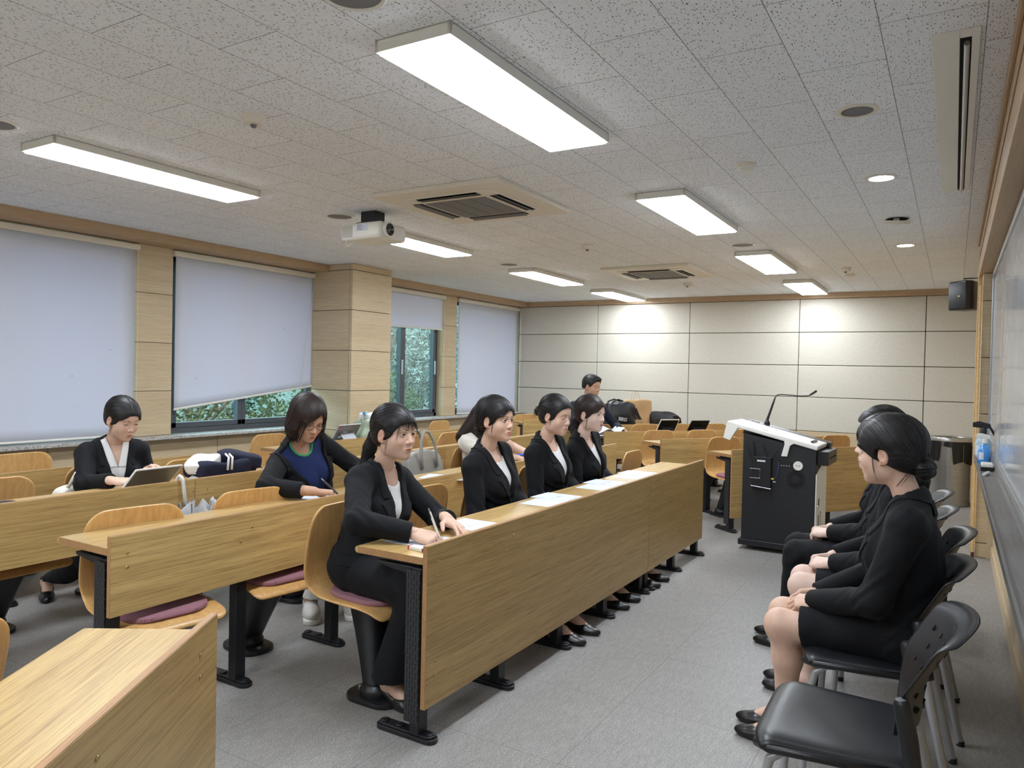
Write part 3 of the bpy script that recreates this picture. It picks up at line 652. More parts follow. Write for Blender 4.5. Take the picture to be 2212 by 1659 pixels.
def _cush():
    k = NT('mauve seat mesh'); p = k.p; p.inputs['Roughness'].default_value = 0.95; p.inputs['Specular IOR Level'].default_value = 0.15
    v = k.coord((1, 1, 1)); w = k.n('ShaderNodeTexWave', Scale=85.0, Distortion=2.5); k.l(v, w.inputs['Vector'])
    k.l(k.ramp(w.outputs[0], [(0.2, srgb(138, 98, 106)), (0.8, srgb(164, 120, 130))]).outputs[0], p.inputs['Base Color']); k.bump(w.outputs[0], 0.3, 0.002); return k.m
M['cushion'] = _cush()
PLY = None
def ply(x, y, rz, label):
    global PLY
    if PLY is None:
        PLY = make_ply(label); PLY.location = (x, y, 0); PLY.rotation_euler = (0, 0, rz); return PLY
    return dup(PLY, (x, y, 0), rz, label)
w1c = make_ply('plywood chair under the woman writing at the near desk end', (0.13, -0.10)); w1c.location = (-2.235, 2.55, 0)
ply(-2.22, 3.14, 0, 'empty plywood chair beside the woman writing, front row')
ply(-2.22, 3.72, 0, 'plywood chair under the second woman of the front row')
ply(-2.22, 4.31, 0, 'plywood chair under the third woman of the front row, eyes lowered')
ply(-2.22, 4.90, 0, 'plywood chair under the fourth woman of the front row')
ply(-2.03, 5.62, 0, 'empty plywood chair standing alone at the far end of the front row')
for i, (y, x, lb) in enumerate(((1.885, -2.84, 'empty plywood chair nearest the camera behind the second row desk end'), (2.50, -2.84, 'empty plywood chair left of the woman with glasses'),
        (3.22, -3.27, 'plywood chair under the woman with glasses'), (4.42, -3.26, 'plywood chair behind the grey handbag, second row'),
        (5.0, -3.22, 'plywood chair under the woman in the grey shirt'), (6.1, -3.12, 'empty plywood chair beside the second woman, past the blue pouch'))): ply(x, y, -0.16 if y < 2.6 else 0, lb)
for y, lb in ((1.93, 'plywood chair at the left picture edge in the third row'), (2.62, 'plywood chair under the woman with the tablet'), (3.10, 'plywood chair behind the navy and white jacket'),
        (4.28, 'plywood chair just right of the woman with glasses, third row'), (5.45, 'plywood chair behind the handbag handles, third row'), (6.03, 'plywood chair left of the woman in the grey shirt, third row'), (6.8, 'plywood chair beside the second woman, far third row')):
    ply(-4.33 if y == 2.62 else -4.12, y, 0, lb)
for y, lb in ((2.57, 'plywood chair at the left edge right below the granite sill'), (3.18, 'plywood chair half hidden behind the woman with the tablet, back row'), (4.68, 'plywood chair behind the shoulder of the woman with glasses, back row'),
        (6.54, 'plywood chair by the head of the woman writing, back row'), (7.28, 'plywood chair under the clear window, back row'), (8.02, 'plywood chair by the hair of the woman in the grey shirt, back row')):
    ply(-5.18, y, 0, lb)
def ang(o, rz, y, x=-0.52):
    c, s = math.cos(rz), math.sin(rz); return (o[0] + c * x - s * y, o[1] + s * x + c * y)
AA, BB, CC, DD, EE = (-1.707, 6.80), (-2.506, 7.16), (-3.314, 7.585), (-4.152, 8.148), (-4.984, 8.68)
for o, y, lb in ((AA, 0.46, 'plywood chair left of the lectern with its mauve seat showing'), (AA, 1.95, 'plywood chair between lectern and the seated women'),
        (BB, 0.43, 'plywood chair below the nearer black tablet'), (BB, 1.01, 'plywood chair below the farther black tablet'), (BB, 1.60, 'plywood chair hidden behind the lectern slab'),
        (CC, 0.30, 'plywood chair under the man with papers'), (CC, 0.97, 'plywood chair behind the nearer black tablet'), (CC, 1.44, 'plywood chair between the two black tablets'), (CC, 2.02, 'plywood chair right of the two black tablets'),
        (DD, 2.05, 'plywood chair by the beige wall, left of the lectern top'), (EE, 0.34, 'plywood chair in the corner desk by the last blind')):
    x, y = ang(o, RA, y); ply(x, y, RA, lb)
x, y = ang((-1.69, 1.31), RN, -0.33, -0.30); ply(x, y, RN, 'plywood chair at the left edge behind the nearest desk')

# ------------------------------------------------------------------ black plastic stacking chairs by the whiteboard
def make_stack(label):
    t = thing('stacking_chair', label, 'chair', (0, 0, 0), 0, 'black plastic chairs along the whiteboard')
    P = []; n = 14
    for i in range(n + 1):
        u = i / n; x = -0.17 + 0.39 * u; row = []
        hw = 0.205 + 0.03 * u
        for j in range(n + 1):
            v = -1 + 2 * j / n
            e = max(0, abs(v) - 0.85) / 0.15; q = max(0, u - 0.9) / 0.1
            z = 0.455 - 0.010 * (1 - v * v) * math.sin(PI * min(1, u * 1.05)) - 0.014 * e * e - 0.02 * q * q
            xx = x - 0.03 * max(0, abs(v) - 0.6) ** 2 / 0.16 * (1 if u > 0.8 else 0) * (u - 0.8) / 0.2
            row.append((xx, hw * v, z))
        P.append(row)
    obj('seat', MB().grid(P), M['blackplastic'], t, smooth=True, solid=0.02, subd=1)
    obj('seat_skirt', MB().tube([(-0.16, -0.20, 0.44), (0.17, -0.225, 0.432), (0.205, -0.19, 0.425), (0.212, 0, 0.424), (0.205, 0.19, 0.425), (0.17, 0.225, 0.432), (-0.16, 0.20, 0.44)], 0.013, 8), M['blackplastic'], t, smooth=True)
    # backrest: curved sheet leaning back, rim rolled backwards at the top
    ax = lambda z, v: -0.135 - (0.50 if z > 0.635 else 0.12) * (z - 0.635) - 0.058 * (1 - v * v)
    P = []; m = 16; zs = list(np.linspace(0.50, 0.785, 12)) + [0.800, 0.806]
    for i, z in enumerate(zs):
        row = []
        for j in range(m + 1):
            v = -1 + 2 * j / m
            hw = 0.130 + 0.095 * min(1, max(0, z - 0.50) / 0.14) ** 0.7
            drop = 0.022 * abs(v) ** 3
            x = ax(z, v) + (-0.012 if i == 12 else -0.034 if i == 13 else 0)
            row.append((x, hw * v, z - drop * max(0, (z - 0.6) / 0.2) + 0.03 * (1 - v * v) * (1 if z < 0.51 else 0) * 0))
        P.append(row)
    bk = obj('backrest', MB().grid(P), M['blackplastic'], t, smooth=True, solid=0.009, subd=1)
    for r, z in enumerate((0.575, 0.625, 0.675, 0.72)):
        for v in ((-0.5, -0.17, 0.17, 0.5) if r % 2 == 0 else (-0.64, -0.33, 0.0, 0.33, 0.64)):
            x = ax(z, v)
            h = MB().cyl((x - 0.0054, v * 0.222, z - 0.0027), (x + 0.0058, v * 0.222, z + 0.0029), 0.0085, 12)
            obj('vent_hole', h, M['cavity'], bk)
    obj('grip_slot', MB().prism(rrect(0.10, 0.022, 0.01, 4), -0.0052, 0.0052, Matrix.Translation((ax(0.765, 0), 0, 0.765)) @ Matrix.Rotation(PI / 2 - 0.46, 4, 'Y') @ Matrix.Rotation(PI / 2, 4, 'Z')), M['cavity'], bk)
    for s in (-1, 1):
        obj('upright', MB().tube([(-0.172, s * 0.224, 0.455), (-0.160, s * 0.228, 0.54), (-0.143, s * 0.230, 0.63), (-0.141, s * 0.230, 0.64)], [0.021, 0.022, 0.021, 0.015], 14), M['blackplastic'], t, smooth='auto')
        obj('leg', MB().tube([(-0.165, s * 0.224, 0.48), (-0.185, s * 0.224, 0.36), (-0.262, s * 0.226, 0.012)], 0.0135, 12), M['silver'], t, smooth='auto')
        obj('leg', MB().tube([(-0.18, s * 0.20, 0.405), (-0.10, s * 0.19, 0.42), (0.08, s * 0.185, 0.425), (0.135, s * 0.19, 0.418), (0.17, s * 0.192, 0.39), (0.185, s * 0.195, 0.33), (0.205, s * 0.2, 0.012)], 0.0125, 12), M['silver'], t, smooth='auto')
        for x, y in ((-0.264, s * 0.226), (0.206, s * 0.2)): obj('leg_cap', MB().cyl((x, y, 0), (x, y, 0.02), 0.0145, 12), M['blackplastic'], t)
    obj('cross_bar', MB().cyl((-0.16, -0.21, 0.41), (-0.16, 0.21, 0.41), 0.009, 10), M['silver'], t)
    return t
st = make_stack('empty black plastic chair nearest the camera at the lower right')
st.location = (-0.235, 2.28, 0); st.rotation_euler = (0, 0, PI + 0.02)
dup(st, (-0.225, 2.98, 0), PI + 0.02, 'black plastic chair under the nearest seated woman')
dup(st, (-0.21, 3.60, 0), PI + 0.03, 'black plastic chair under the middle seated woman in a skirt')
dup(st, (-0.27, 4.20, 0), PI - 0.02, 'black plastic chair under the farthest seated woman')
dup(st, (-0.29, 4.80, 0), PI + 0.02, 'empty black plastic chair at the far end of the whiteboard row')

# ------------------------------------------------------------------ lectern
LZ = math.radians(-1.5)
t = thing('lectern', 'black multimedia lectern with white sloping top', 'lectern', (-1.484, 6.248, 0), LZ)
sl = math.atan2(0.165, 0.72)
obj('body', MB().prism([(0.0, 0.07), (0.57, 0.07), (0.57, 0.855), (0.0, 0.955)], 0.0, 0.45, Matrix(((1, 0, 0), (0, 0, 1), (0, 1, 0)))), M['lect'] if 'lect' in M else M['black'], t, bevel=0.004)
pb = obj('plinth', MB().bb(-0.02, 0.59, -0.02, 0.47, 0.035, 0.085), M['blackplastic'], t, bevel=0.006)
for x in (0.09, 0.50):
    for y in (0.07, 0.40): obj('caster', MB().cyl((x, y - 0.015, 0.022), (x, y + 0.015, 0.022), 0.022, 14), M['blackplastic'], pb, smooth='auto')
SM = Matrix.Translation((-0.13, -0.02, 1.054)) @ Matrix.Rotation(sl, 4, 'Y')
sb = MB().prism([(0.0, 0.0), (0.735, 0.0), (0.735, 0.42), (0.03, 0.42), (0, 0.40)], -0.038, 0.0, SM)
slab = obj('top_slab', sb, M['white'], t, bevel=0.01, seg=3)
obj('slab_slot', MB().prism(rrect(0.16, 0.008, 0.003, 3, 0.36, 0.05), -0.001, 0.0012, SM), M['cavity'], slab)
obj('front_rib', MB().prism([(0, -0.03), (0.10, -0.03), (0.06, -0.155), (-0.0, -0.15)], 0.0, 0.03, SM @ Matrix(((1, 0, 0, 0), (0, 0, 1, 0), (0, 1, 0, 0), (0, 0, 0, 1)))), M['white'], slab, bevel=0.004)
obj('side_rib', MB().prism([(0.475, -0.03), (0.56, -0.03), (0.53, -0.06), (0.53, -0.15), (0.485, -0.16), (0.487, -0.06)], 0.0, 0.03, SM @ Matrix(((1, 0, 0, 0), (0, 0, 1, 0), (0, 1, 0, 0), (0, 0, 0, 1)))), M['white'], slab, bevel=0.004)
obj('handle_strip', MB().prism(rrect(0.022, 0.18, 0.008, 3, 0.665, 0.20), 0.0, 0.012, SM), M['blackplastic'], slab, bevel=0.003)
cons = obj('console', MB().prism([(0.05, 0.40), (0.76, 0.40), (0.76, 0.53), (0.05, 0.53)], -0.12, 0.004, SM), M['blackplastic'], t, bevel=0.006)
obj('monitor_hinge', MB().prism(rrect(0.07, 0.03, 0.006, 3, 0.12, 0.45), 0.0, 0.012, SM), M['silver'], cons)
obj('drawer', MB().bb(0.571, 0.655, 0.03, 0.43, 0.735, 0.845), M['blackplastic'], t, bevel=0.004)
obj('drawer_slot', MB().bb(0.6545, 0.657, 0.08, 0.38, 0.785, 0.80), M['cavity'], t)
dr = obj('side_door', MB().prism([(0.0, 0.12), (0.44, 0.12), (0.44, 0.745), (0.25, 0.745), (0.0, 0.66)], 0.570, 0.578, Matrix(((0, 0, 1), (1, 0, 0), (0, 1, 0)))), M['white'], t, bevel=0.002)
obj('door_slot', MB().bb(0.5775, 0.579, 0.09, 0.13, 0.40, 0.46).bb(0.5775, 0.579, 0.10, 0.13, 0.12, 0.33), M['cavity'], dr)
obj('handle', MB().tube([(0.578, 0.06, 0.37), (0.60, 0.06, 0.37), (0.60, 0.06, 0.22), (0.578, 0.06, 0.22)], 0.006, 8), M['chrome'], dr)
obj('lock', MB().cyl((0.578, 0.04, 0.41), (0.588, 0.04, 0.41), 0.012, 12), M['chrome'], dr)
fan = obj('vent_plate', MB().lathe([(0.078, 0), (0.078, 0.0015), (0.001, 0.0015)], (0.418, 0, 0.614), 32, 'Y'), M['black'], t)
for i in range(26):
    a = 2 * PI * i / 26; c, s = math.cos(a), math.sin(a)
    obj('vent_slit', MB().tube([(0.418 + c * 0.035, -0.0022, 0.614 + s * 0.035), (0.418 + c * 0.07, -0.0022, 0.614 + s * 0.07)], 0.0028, 4), M['cavity'], fan)
fan.location = (0, -0.003, 0)
sk = obj('power_socket', MB().lathe([(0.036, 0), (0.036, 0.006), (0.028, 0.006), (0.026, 0.002), (0.001, 0.002)], (0.436, -0.007, 0.722), 28, 'Y'), M['white'], t, smooth='auto')
obj('socket_hole', MB().cyl((0.426, -0.008, 0.722), (0.426, -0.0055, 0.722), 0.004, 8), M['cavity'], sk); obj('socket_hole', MB().cyl((0.446, -0.008, 0.722), (0.446, -0.0055, 0.722), 0.004, 8), M['cavity'], sk)
pp = obj('port_panel', MB().bb(0.285, 0.395, -0.003, 0.0, 0.70, 0.755), M['blackplastic'], t)
obj('port', MB().bb(0.283, 0.298, -0.005, -0.002, 0.735, 0.765), M['cavity'], pp)
for i in range(4): obj('port', MB().bb(0.305 + i * 0.02, 0.312 + i * 0.02, -0.0045, -0.002, 0.712, 0.718), M['white'], pp)
rt = obj('router', MB().bb(0.085, 0.235, -0.035, -0.004, 0.515, 0.775), M['black'], t, bevel=0.004)
obj('router_label', MB().bb(0.125, 0.19, -0.037, -0.0345, 0.735, 0.748), M['paper'], rt)
for x0, z0, x1, z1 in ((0.10, 0.73, 0.035, 0.86), (0.105, 0.745, 0.09, 0.90), (0.215, 0.745, 0.16, 0.88), (0.205, 0.73, 0.285, 0.84)):
    obj('antenna', MB().tube([(x0, -0.03, z0), (x1, -0.03, z1)], [0.0055, 0.0045], 8), M['blackplastic'], rt)
obj('wire_bracket', MB().tube([(0.07, -0.04, 0.675), (0.152, -0.045, 0.675), (0.152, -0.045, 0.60), (0.07, -0.04, 0.60)], 0.0022, 6), M['silver'], rt)
obj('lower_bracket', MB().tube([(0.08, -0.04, 0.535), (0.24, -0.04, 0.52)], 0.003, 6), M['silver'], rt)
cb = obj('network_cable', MB().tube([(0.29, -0.005, 0.745), (0.292, -0.02, 0.70), (0.285, -0.022, 0.64), (0.265, -0.02, 0.605), (0.24, -0.015, 0.60)], 0.0035, 8), simple('blue cable', srgb(40, 62, 110), 0.5), t, smooth=True)
obj('cable_plug', MB().tube([(0.255, -0.018, 0.6), (0.225, -0.018, 0.601)], 0.007, 8), simple('yellow plug', srgb(220, 190, 40), 0.5), cb); obj('cable_tag', MB().bb(0.25, 0.27, -0.02, -0.016, 0.575, 0.583), M['paper'], cb)
mic = thing('gooseneck_microphone', 'black gooseneck microphone rising from the lectern top', 'microphone', (-1.484, 6.248, 0), LZ)
mb_ = Vector((0.085, 0.435, 1.010))
obj('base', MB().lathe([(0.024, -0.01), (0.024, 0.02), (0.016, 0.03), (0.012, 0.05), (0.001, 0.05)], mb_, 20), M['blackplastic'], mic, smooth='auto')
gp = [mb_ + Vector(q) for q in ((0, 0, 0.04), (0.022, 0, 0.11), (0.045, 0, 0.185), (0.062, -0.01, 0.235), (0.085, -0.025, 0.262), (0.12, -0.045, 0.268), (0.20, -0.07, 0.265), (0.30, -0.10, 0.262), (0.36, -0.12, 0.267))]
obj('stem', MB().tube(gp[:4], [0.011, 0.010, 0.009, 0.006], 10), M['blackplastic'], mic, smooth=True)
obj('gooseneck', MB().tube(gp[3:], 0.0045, 8), M['black'], mic, smooth=True)
obj('capsule', MB().tube([gp[-1], gp[-1] + Vector((0.02, -0.01, 0.012)), gp[-1] + Vector((0.06, -0.025, 0.04))], [0.005, 0.009, 0.0095], 12), M['blackplastic'], mic, smooth='auto')

# ------------------------------------------------------------------ bin, tray items
t = thing('trash_can', 'tall brushed steel bin with black liner by the beige wall', 'bin', (-0.02, 9.97, 0))
obj('body', MB().lathe([(0.205, 0.0), (0.215, 0.005), (0.215, 0.045), (0.21, 0.05), (0.21, 0.70), (0.2, 0.70), (0.2, 0.1), (0.001, 0.1)], n=48), M['steel'], t, smooth='auto')
obj('rim', MB().lathe([(0.225, 0.735), (0.225, 0.775), (0.222, 0.78), (0.17, 0.775), (0.165, 0.768), (0.165, 0.735)], n=48), M['steel'], t, smooth='auto')
P = []
for i in range(73):
    a = 2 * PI * i / 72; wv = 0.008 * math.sin(9 * a) + 0.006 * math.sin(17 * a + 1)
    low = 0.49 + 0.02 * math.sin(5 * a) + (0.20 if -2.05 < math.atan2(math.sin(a), math.cos(a)) < -1.45 else 0)
    P.append([((0.214 + 0.012 * f + wv * (0.3 + f)) * math.cos(a), (0.214 + 0.012 * f + wv * (0.3 + f)) * math.sin(a), 0.765 + (low - 0.765) * f) for f in np.linspace(0, 1, 10)])
obj('liner', MB().grid(P), simple('black bin bag', srgb(13, 13, 14), 0.34, bump=0.5, bscale=30), t, smooth=True)
obj('opening', MB().lathe([(0.164, 0.745), (0.001, 0.745)], n=32), M['cavity'], t)

TZ = 0.8725
def spray(y, label, body, trig, sc=1.0):
    t = thing('spray_bottle', label, 'bottle', (0.192, y, TZ)); t.scale = (sc, sc, sc)
    obj('bottle', MB().lathe([(0.036, 0), (0.038, 0.006), (0.038, 0.075), (0.03, 0.105), (0.014, 0.125), (0.014, 0.135), (0.001, 0.135)], n=28), body, t, smooth='auto')
    obj('neck', MB().lathe([(0.016, 0.13), (0.016, 0.155), (0.011, 0.165), (0.001, 0.165)], n=18), trig, t, smooth='auto')
    obj('trigger_head', MB().prism([(-0.05, 0.165), (0.022, 0.16), (0.034, 0.172), (0.03, 0.185), (-0.02, 0.198), (-0.05, 0.19)], -0.012, 0.012, Matrix(((1, 0, 0), (0, 0, 1), (0, 1, 0)))), trig, t, bevel=0.004)
    obj('trigger', MB().tube([(0.024, 0, 0.175), (0.036, 0, 0.155), (0.05, 0, 0.125)], [0.006, 0.006, 0.005], 8), trig, t, smooth=True)
    obj('paper_label', MB().grid([[(0.0386 * math.cos(a), 0.0386 * math.sin(a), z) for z in (0.02, 0.07)] for a in np.linspace(-2.6, -1.7, 8)]), M['paper'], t)
bluep = simple('blue liquid bottle', srgb(70, 150, 225), 0.2, coat=0.6)
spray(6.02, 'blue spray bottle with a white trigger on the marker tray', bluep, M['white'])
spray(6.32, 'spray bottle with a black trigger behind the blue one', simple('pale blue bottle', srgb(170, 190, 200), 0.25), M['blackplastic'], 1.35)
t = thing('board_eraser', 'grey and white whiteboard eraser on the marker tray', 'eraser', (0.19, 5.5, TZ))
obj('felt', MB().bb(-0.032, 0.032, -0.065, 0.065, 0, 0.022), M['black'], t, bevel=0.003); obj('grip', MB().bb(-0.03, 0.03, -0.065, 0.065, 0.022, 0.045), M['white'], t, bevel=0.006)
t = thing('board_marker', 'white marker lying on the tray near the eraser', 'marker', (0.175, 5.18, TZ + 0.0105), 1.35)
obj('barrel', MB().cyl((-0.05, 0, 0), (0.03, 0, 0), 0.0095, 14), M['white'], t, smooth='auto'); obj('cap', MB().cyl((0.03, 0, 0), (0.07, 0, 0), 0.0105, 14), M['silver'], t, smooth='auto')
t = thing('pink_sponge', 'small pink sponge beside the blue bottle on the tray', 'sponge', (0.165, 6.16, TZ))
tag(t, 'small pink sponge beside the blue bottle on the tray', 'sponge'); obj('foam', MB().bb(-0.012, 0.012, -0.03, 0.03, 0, 0.03), simple('pink sponge', srgb(214, 140, 150), 0.9, bump=0.4), t, bevel=0.004)
t = thing('wooden_pole', 'slim wooden pole leaning at the wall column edge', 'pole', (0.165, 7.06, 0))
obj('stick', MB().tube([(0, 0, 0.03), (0.0, 0.0, 2.2)], 0.010, 10), M['plyedge'], t); obj('tip', MB().tube([(0, 0, 0), (0, 0, 0.045)], 0.0125, 10), simple('dark red rubber', srgb(90, 40, 45), 0.7), t)

# ------------------------------------------------------------------ paper on the desks
DT = 0.7103; DS = 0.7303
def sheet(x, y, rz, label, group, w=0.21, h=0.297, z=DT, text=True, seed=0, name='paper_sheet'):
    t = thing(name, label, 'paper', (x, y, z), rz, group)
    obj('page', MB().bb(-h / 2, h / 2, -w / 2, w / 2, 0, 0.0008), M['paper'], t)
    if text:
        rng = random.Random(seed); m = MB()
        for i in range(9):
            yy = -w / 2 + 0.03; xx = h / 2 - 0.05 - i * 0.009 - (0.06 if i > 5 else 0)
            while yy < w / 2 - 0.05:
                L = rng.uniform(0.008, 0.03)
                if rng.random() < 0.75: m.bb(xx, xx + 0.003, yy, min(yy + L, w / 2 - 0.03), 0.0008, 0.0010)
                yy += L + 0.006
        o = obj('print', m, M['ink'], t); o['kind'] = 'stuff'
    return t
M['ink'] = simple('grey print', srgb(160, 164, 172), 0.9)
G1 = 'application sheets on the front desk'
sheet(-1.865, 2.85, 0.0, 'white sheet with print by the hands of the woman writing', G1, seed=1)
sheet(-1.865, 2.47, 0.05, 'white sheet under the hands of the woman writing', G1, seed=2, text=False)
for i, (y, w) in enumerate(((3.57, 'second woman'), (4.26, 'third woman'), (4.84, 'fourth woman'))):
    sheet(-1.857, y, 0.02, 'left white sheet of the pair before the %s of the front row' % w, G1, seed=5 + i, text=False)
    sheet(-1.905, y + 0.208, -0.02, 'right printed sheet of the pair before the %s of the front row' % w, G1, z=DT + 0.001, seed=9 + i)
t = thing('correction_stick', 'small white box with red end on the near desk corner', 'stationery', (-1.79, 2.318, DT), -0.12)
obj('box', MB().bb(-0.05, 0.03, -0.011, 0.011, 0, 0.014), M['white'], t, bevel=0.002); obj('red_end', MB().bb(-0.054, -0.046, -0.0115, 0.0115, -0.0, 0.0145), simple('red print', srgb(170, 40, 46), 0.5), t); obj('red_end', MB().bb(0.024, 0.042, -0.0115, 0.0115, 0, 0.0145), simple('brown print', srgb(120, 60, 60), 0.5), t)
sheet(-2.83, 2.89, 0.1, 'white sheet under the hand of the woman with glasses', 'papers on the second row desk', text=False, z=DS)
sheet(-2.81, 3.90, 0.3, 'white sheet in front of the grey handbag', 'papers on the second row desk', text=False, z=DS)
for i, (x, y, rz) in enumerate(((-3.835, 1.57, 0.05), (-3.835, 1.89, 0.0), (-3.825, 2.20, -0.08))): sheet(x, y, rz + PI / 2, ('white sheet nearest the left picture edge', 'middle one of three white sheets by the tablet', 'white sheet next to the standing tablet')[i], 'white sheets on the third row desk', text=False, z=DS + 0.001 * i)
t = thing('dark_folder', 'dark thin folder at the left picture edge on white sheets', 'folder', (-3.815, 1.785, DS + 0.003)); obj('cover', MB().prism(rrect(0.15, 0.09, 0.03), 0, 0.02), M['black'], t, bevel=0.004)

# ------------------------------------------------------------------ tablets
def tablet(loc, rz, w, h, lean, label, back, edge, cat='tablet', kick=True, stickers=False):
    """stands on its long edge, back facing local +x, top leaning away from its user"""
    t = thing('tablet_computer', label, cat, loc, rz, 'tablets standing on the desks')
    R = Matrix.Rotation(lean, 4, 'Y')
    obj('back_cover', MB().prism(rrect(h, w, 0.012, 4, h / 2, 0), -0.004, 0.004, R @ Matrix(((0, 0, 1, 0), (0, 1, 0, 0), (1, 0, 0, 0), (0, 0, 0, 1)))), back, t, bevel=0.002)
    f = MB()
    for a, b in (((0, -w / 2), (0, w / 2)), ((h, -w / 2), (h, w / 2)), ((0, -w / 2), (h, -w / 2)), ((0, w / 2), (h, w / 2))):
        f.tube([R @ Vector((0.0, a[1], a[0] + 0.004)), R @ Vector((0.0, b[1], b[0] + 0.004))], 0.006, 6)
    obj('case_rim', f, edge, t)
    obj('screen', MB().prism(rrect(h - 0.02, w - 0.02, 0.006, 3, h / 2, 0), -0.0052, -0.004, R @ Matrix(((0, 0, 1, 0), (0, 1, 0, 0), (1, 0, 0, 0), (0, 0, 0, 1)))), M['cavity'], t)
    if kick:
        T_ = R @ Vector((0.004, 0, h * 0.5)); B_ = Vector((T_.x + 0.05, 0, 0.001)); nn = [Vector((0, q, 0)) for q in (-w * 0.3, w * 0.3)]
        obj('kickstand', MB().add([B_ + nn[0], B_ + nn[1], T_ + nn[1], T_ + nn[0]], [(0, 1, 2, 3)]), back, t, solid=0.002)
    if stickers:
        for (a, b, c, d, m) in ((0.02, 0.05, -0.09, -0.02, M['paper']), (0.05, 0.09, -0.05, 0.0, M['ivory']), (0.12, 0.145, -0.13, -0.105, simple('red sticker', srgb(200, 70, 80), 0.5)), (0.06, 0.085, 0.09, 0.11, simple('yellow sticker', srgb(220, 180, 70), 0.5))):
            obj('sticker', MB().prism([(a, c), (b, c), (b, d), (a, d)], 0.0042, 0.0048, R @ Matrix(((0, 0, 1, 0), (0, 1, 0, 0), (1, 0, 0, 0), (0, 0, 0, 1)))), m, t)
    return t
grey = simple('grey aluminium tablet', srgb(112, 114, 118), 0.35, 0.5); dk = simple('black tablet case', srgb(14, 15, 18), 0.75, spec=0.2)
tablet((-3.865, 2.505, DS + 0.006), 0.03, 0.28, 0.165, 0.82, 'grey tablet in a clear case before the woman in the white blouse', grey, M['white'], kick=False)
tablet((-3.84, 3.415, DS + 0.004), 0.3, 0.25, 0.17, 0.45, 'dark tablet edge peeping out behind the shoulder of the woman with glasses', grey, M['silver'])
tablet((-4.88, 5.125, DS + 0.026), 0.05, 0.31, 0.16, 0.55, 'grey tablet with stickers standing on the back row desk', grey, M['silver'], stickers=True)
t = thing('tablet_stand', 'white low stand under the tablet with stickers', 'stand', (-4.85, 5.125, DS), 0.05); obj('plate', MB().prism(rrect(0.2, 0.30, 0.02), 0.004, 0.022), M['white'], t, bevel=0.004); obj('foot', MB().prism(rrect(0.19, 0.29, 0.02), 0, 0.004), M['silver'], t)
def on(o, y, x): return ang(o, RA, y, x)
x, y = on(CC, 0.93, -0.22); tablet((x, y, DS + 0.002), RA, 0.25, 0.20, 0.62, 'nearer of the two black tablets on the angled desk', dk, M['white'])
x, y = on(CC, 1.37, -0.22); tablet((x, y, DS + 0.002), RA, 0.25, 0.18, 0.62, 'farther of the two black tablets on the angled desk', dk, dk)
x, y = on(CC, 0.42, -0.10); t = thing('closed_notebook', 'grey closed notebook in front of the man', 'notebook', (x, y, DS), RA); obj('cover', MB().bb(-0.08, 0.06, -0.11, 0.11, 0, 0.03), M['silver'], t, bevel=0.003); obj('pages', MB().bb(-0.078, 0.055, -0.112, 0.112, 0.004, 0.026), M['paper'], t)

# ------------------------------------------------------------------ bags on the angled back desk
def text_mesh(s, size, mat, parent, Mx, name='lettering', ext=0.001, bold=0.0):
    c = bpy.data.curves.new(name, 'FONT'); c.body = s; c.size = size; c.extrude = ext; c.offset = bold; c.align_x = 'CENTER'; c.align_y = 'CENTER'
    o = bpy.data.objects.new(name, c); COL.objects.link(o); me = bpy.data.meshes.new_from_object(o); bpy.data.objects.remove(o); me.materials.clear(); me.materials.append(mat)
    me.transform(Mx); return link(name, me, parent)
FACE = Matrix(((0, 0, 1, 0), (1, 0, 0, 0), (0, 1, 0, 0), (0, 0, 0, 1)))   # text plane -> local y,z facing +x
from mathutils.bvhtree import BVHTree
def decal(o, body, lift=0.0015):
    """lays a flat mark on the +x side of a soft body"""
    bv = BVHTree.FromPolygons([v.co.copy() for v in body.data.vertices], [tuple(p.vertices) for p in body.data.polygons])
    xs = [v.co.x for v in o.data.vertices]; mid = (min(xs) + max(xs)) / 2
    for v in o.data.vertices:
        h = bv.ray_cast(Vector((1.0, v.co.y, v.co.z)), Vector((-1, 0, 0)))
        if h[0] is not None: v.co.x = h[0].x + (lift if v.co.x > mid else -lift)
def softbox(name, mat, parent, dims, seed, amp, pw=5.0, top=0.0):
    bm = bmesh.new(); bmesh.ops.create_cube(bm, size=2.0); bmesh.ops.subdivide_edges(bm, edges=bm.edges, cuts=13, use_grid_fill=True)
    rng = np.random.RandomState(seed); ks = rng.uniform(-1, 1, (7, 3)) * np.array([6, 7, 7]); ph = rng.uniform(0, 6, 7)
    for v in bm.verts:
        p = np.array(v.co); q = np.sign(p) * np.abs(p) ** 1.0
        r = (np.abs(q) ** pw).sum() ** (1 / pw); q = q / max(r, 1e-6) * np.abs(p).max()
        if p[2] > 0: q[0] *= 1 - top * p[2]; 
        q = q * np.array(dims) / 2; q[2] += dims[2] / 2
        d = sum(math.sin(float((q * 4) @ k) + f) for k, f in zip(ks, ph)) * amp / 3
        nrm = p / np.linalg.norm(p); q = q + nrm * d * (0 if p[2] < -0.9 else 1)
        q[2] = max(q[2], 0); v.co = q
    me = bpy.data.meshes.new(name); bm.to_mesh(me); bm.free(); me.materials.append(mat); me.polygons.foreach_set('use_smooth', [True] * len(me.polygons))
    o = link(name, me, parent); return o
nyl = simple('black nylon', srgb(18, 19, 23), 0.55, bump=0.3, bscale=25)
x, y = on(DD, 0.93, -0.19); t = thing('duffel_bag', 'black duffel bag with white letters beside the man', 'bag', (x, y, DS), RA)
db = softbox('body', nyl, t, (0.30, 0.44, 0.32), 3, 0.026, top=0.3)
decal(text_mesh('SIEG', 0.060, M['paper'], t, Matrix.Translation((0.158, -0.02, 0.108)) @ Matrix.Rotation(-0.14, 4, 'X') @ FACE, bold=0.002, ext=0.003), db)
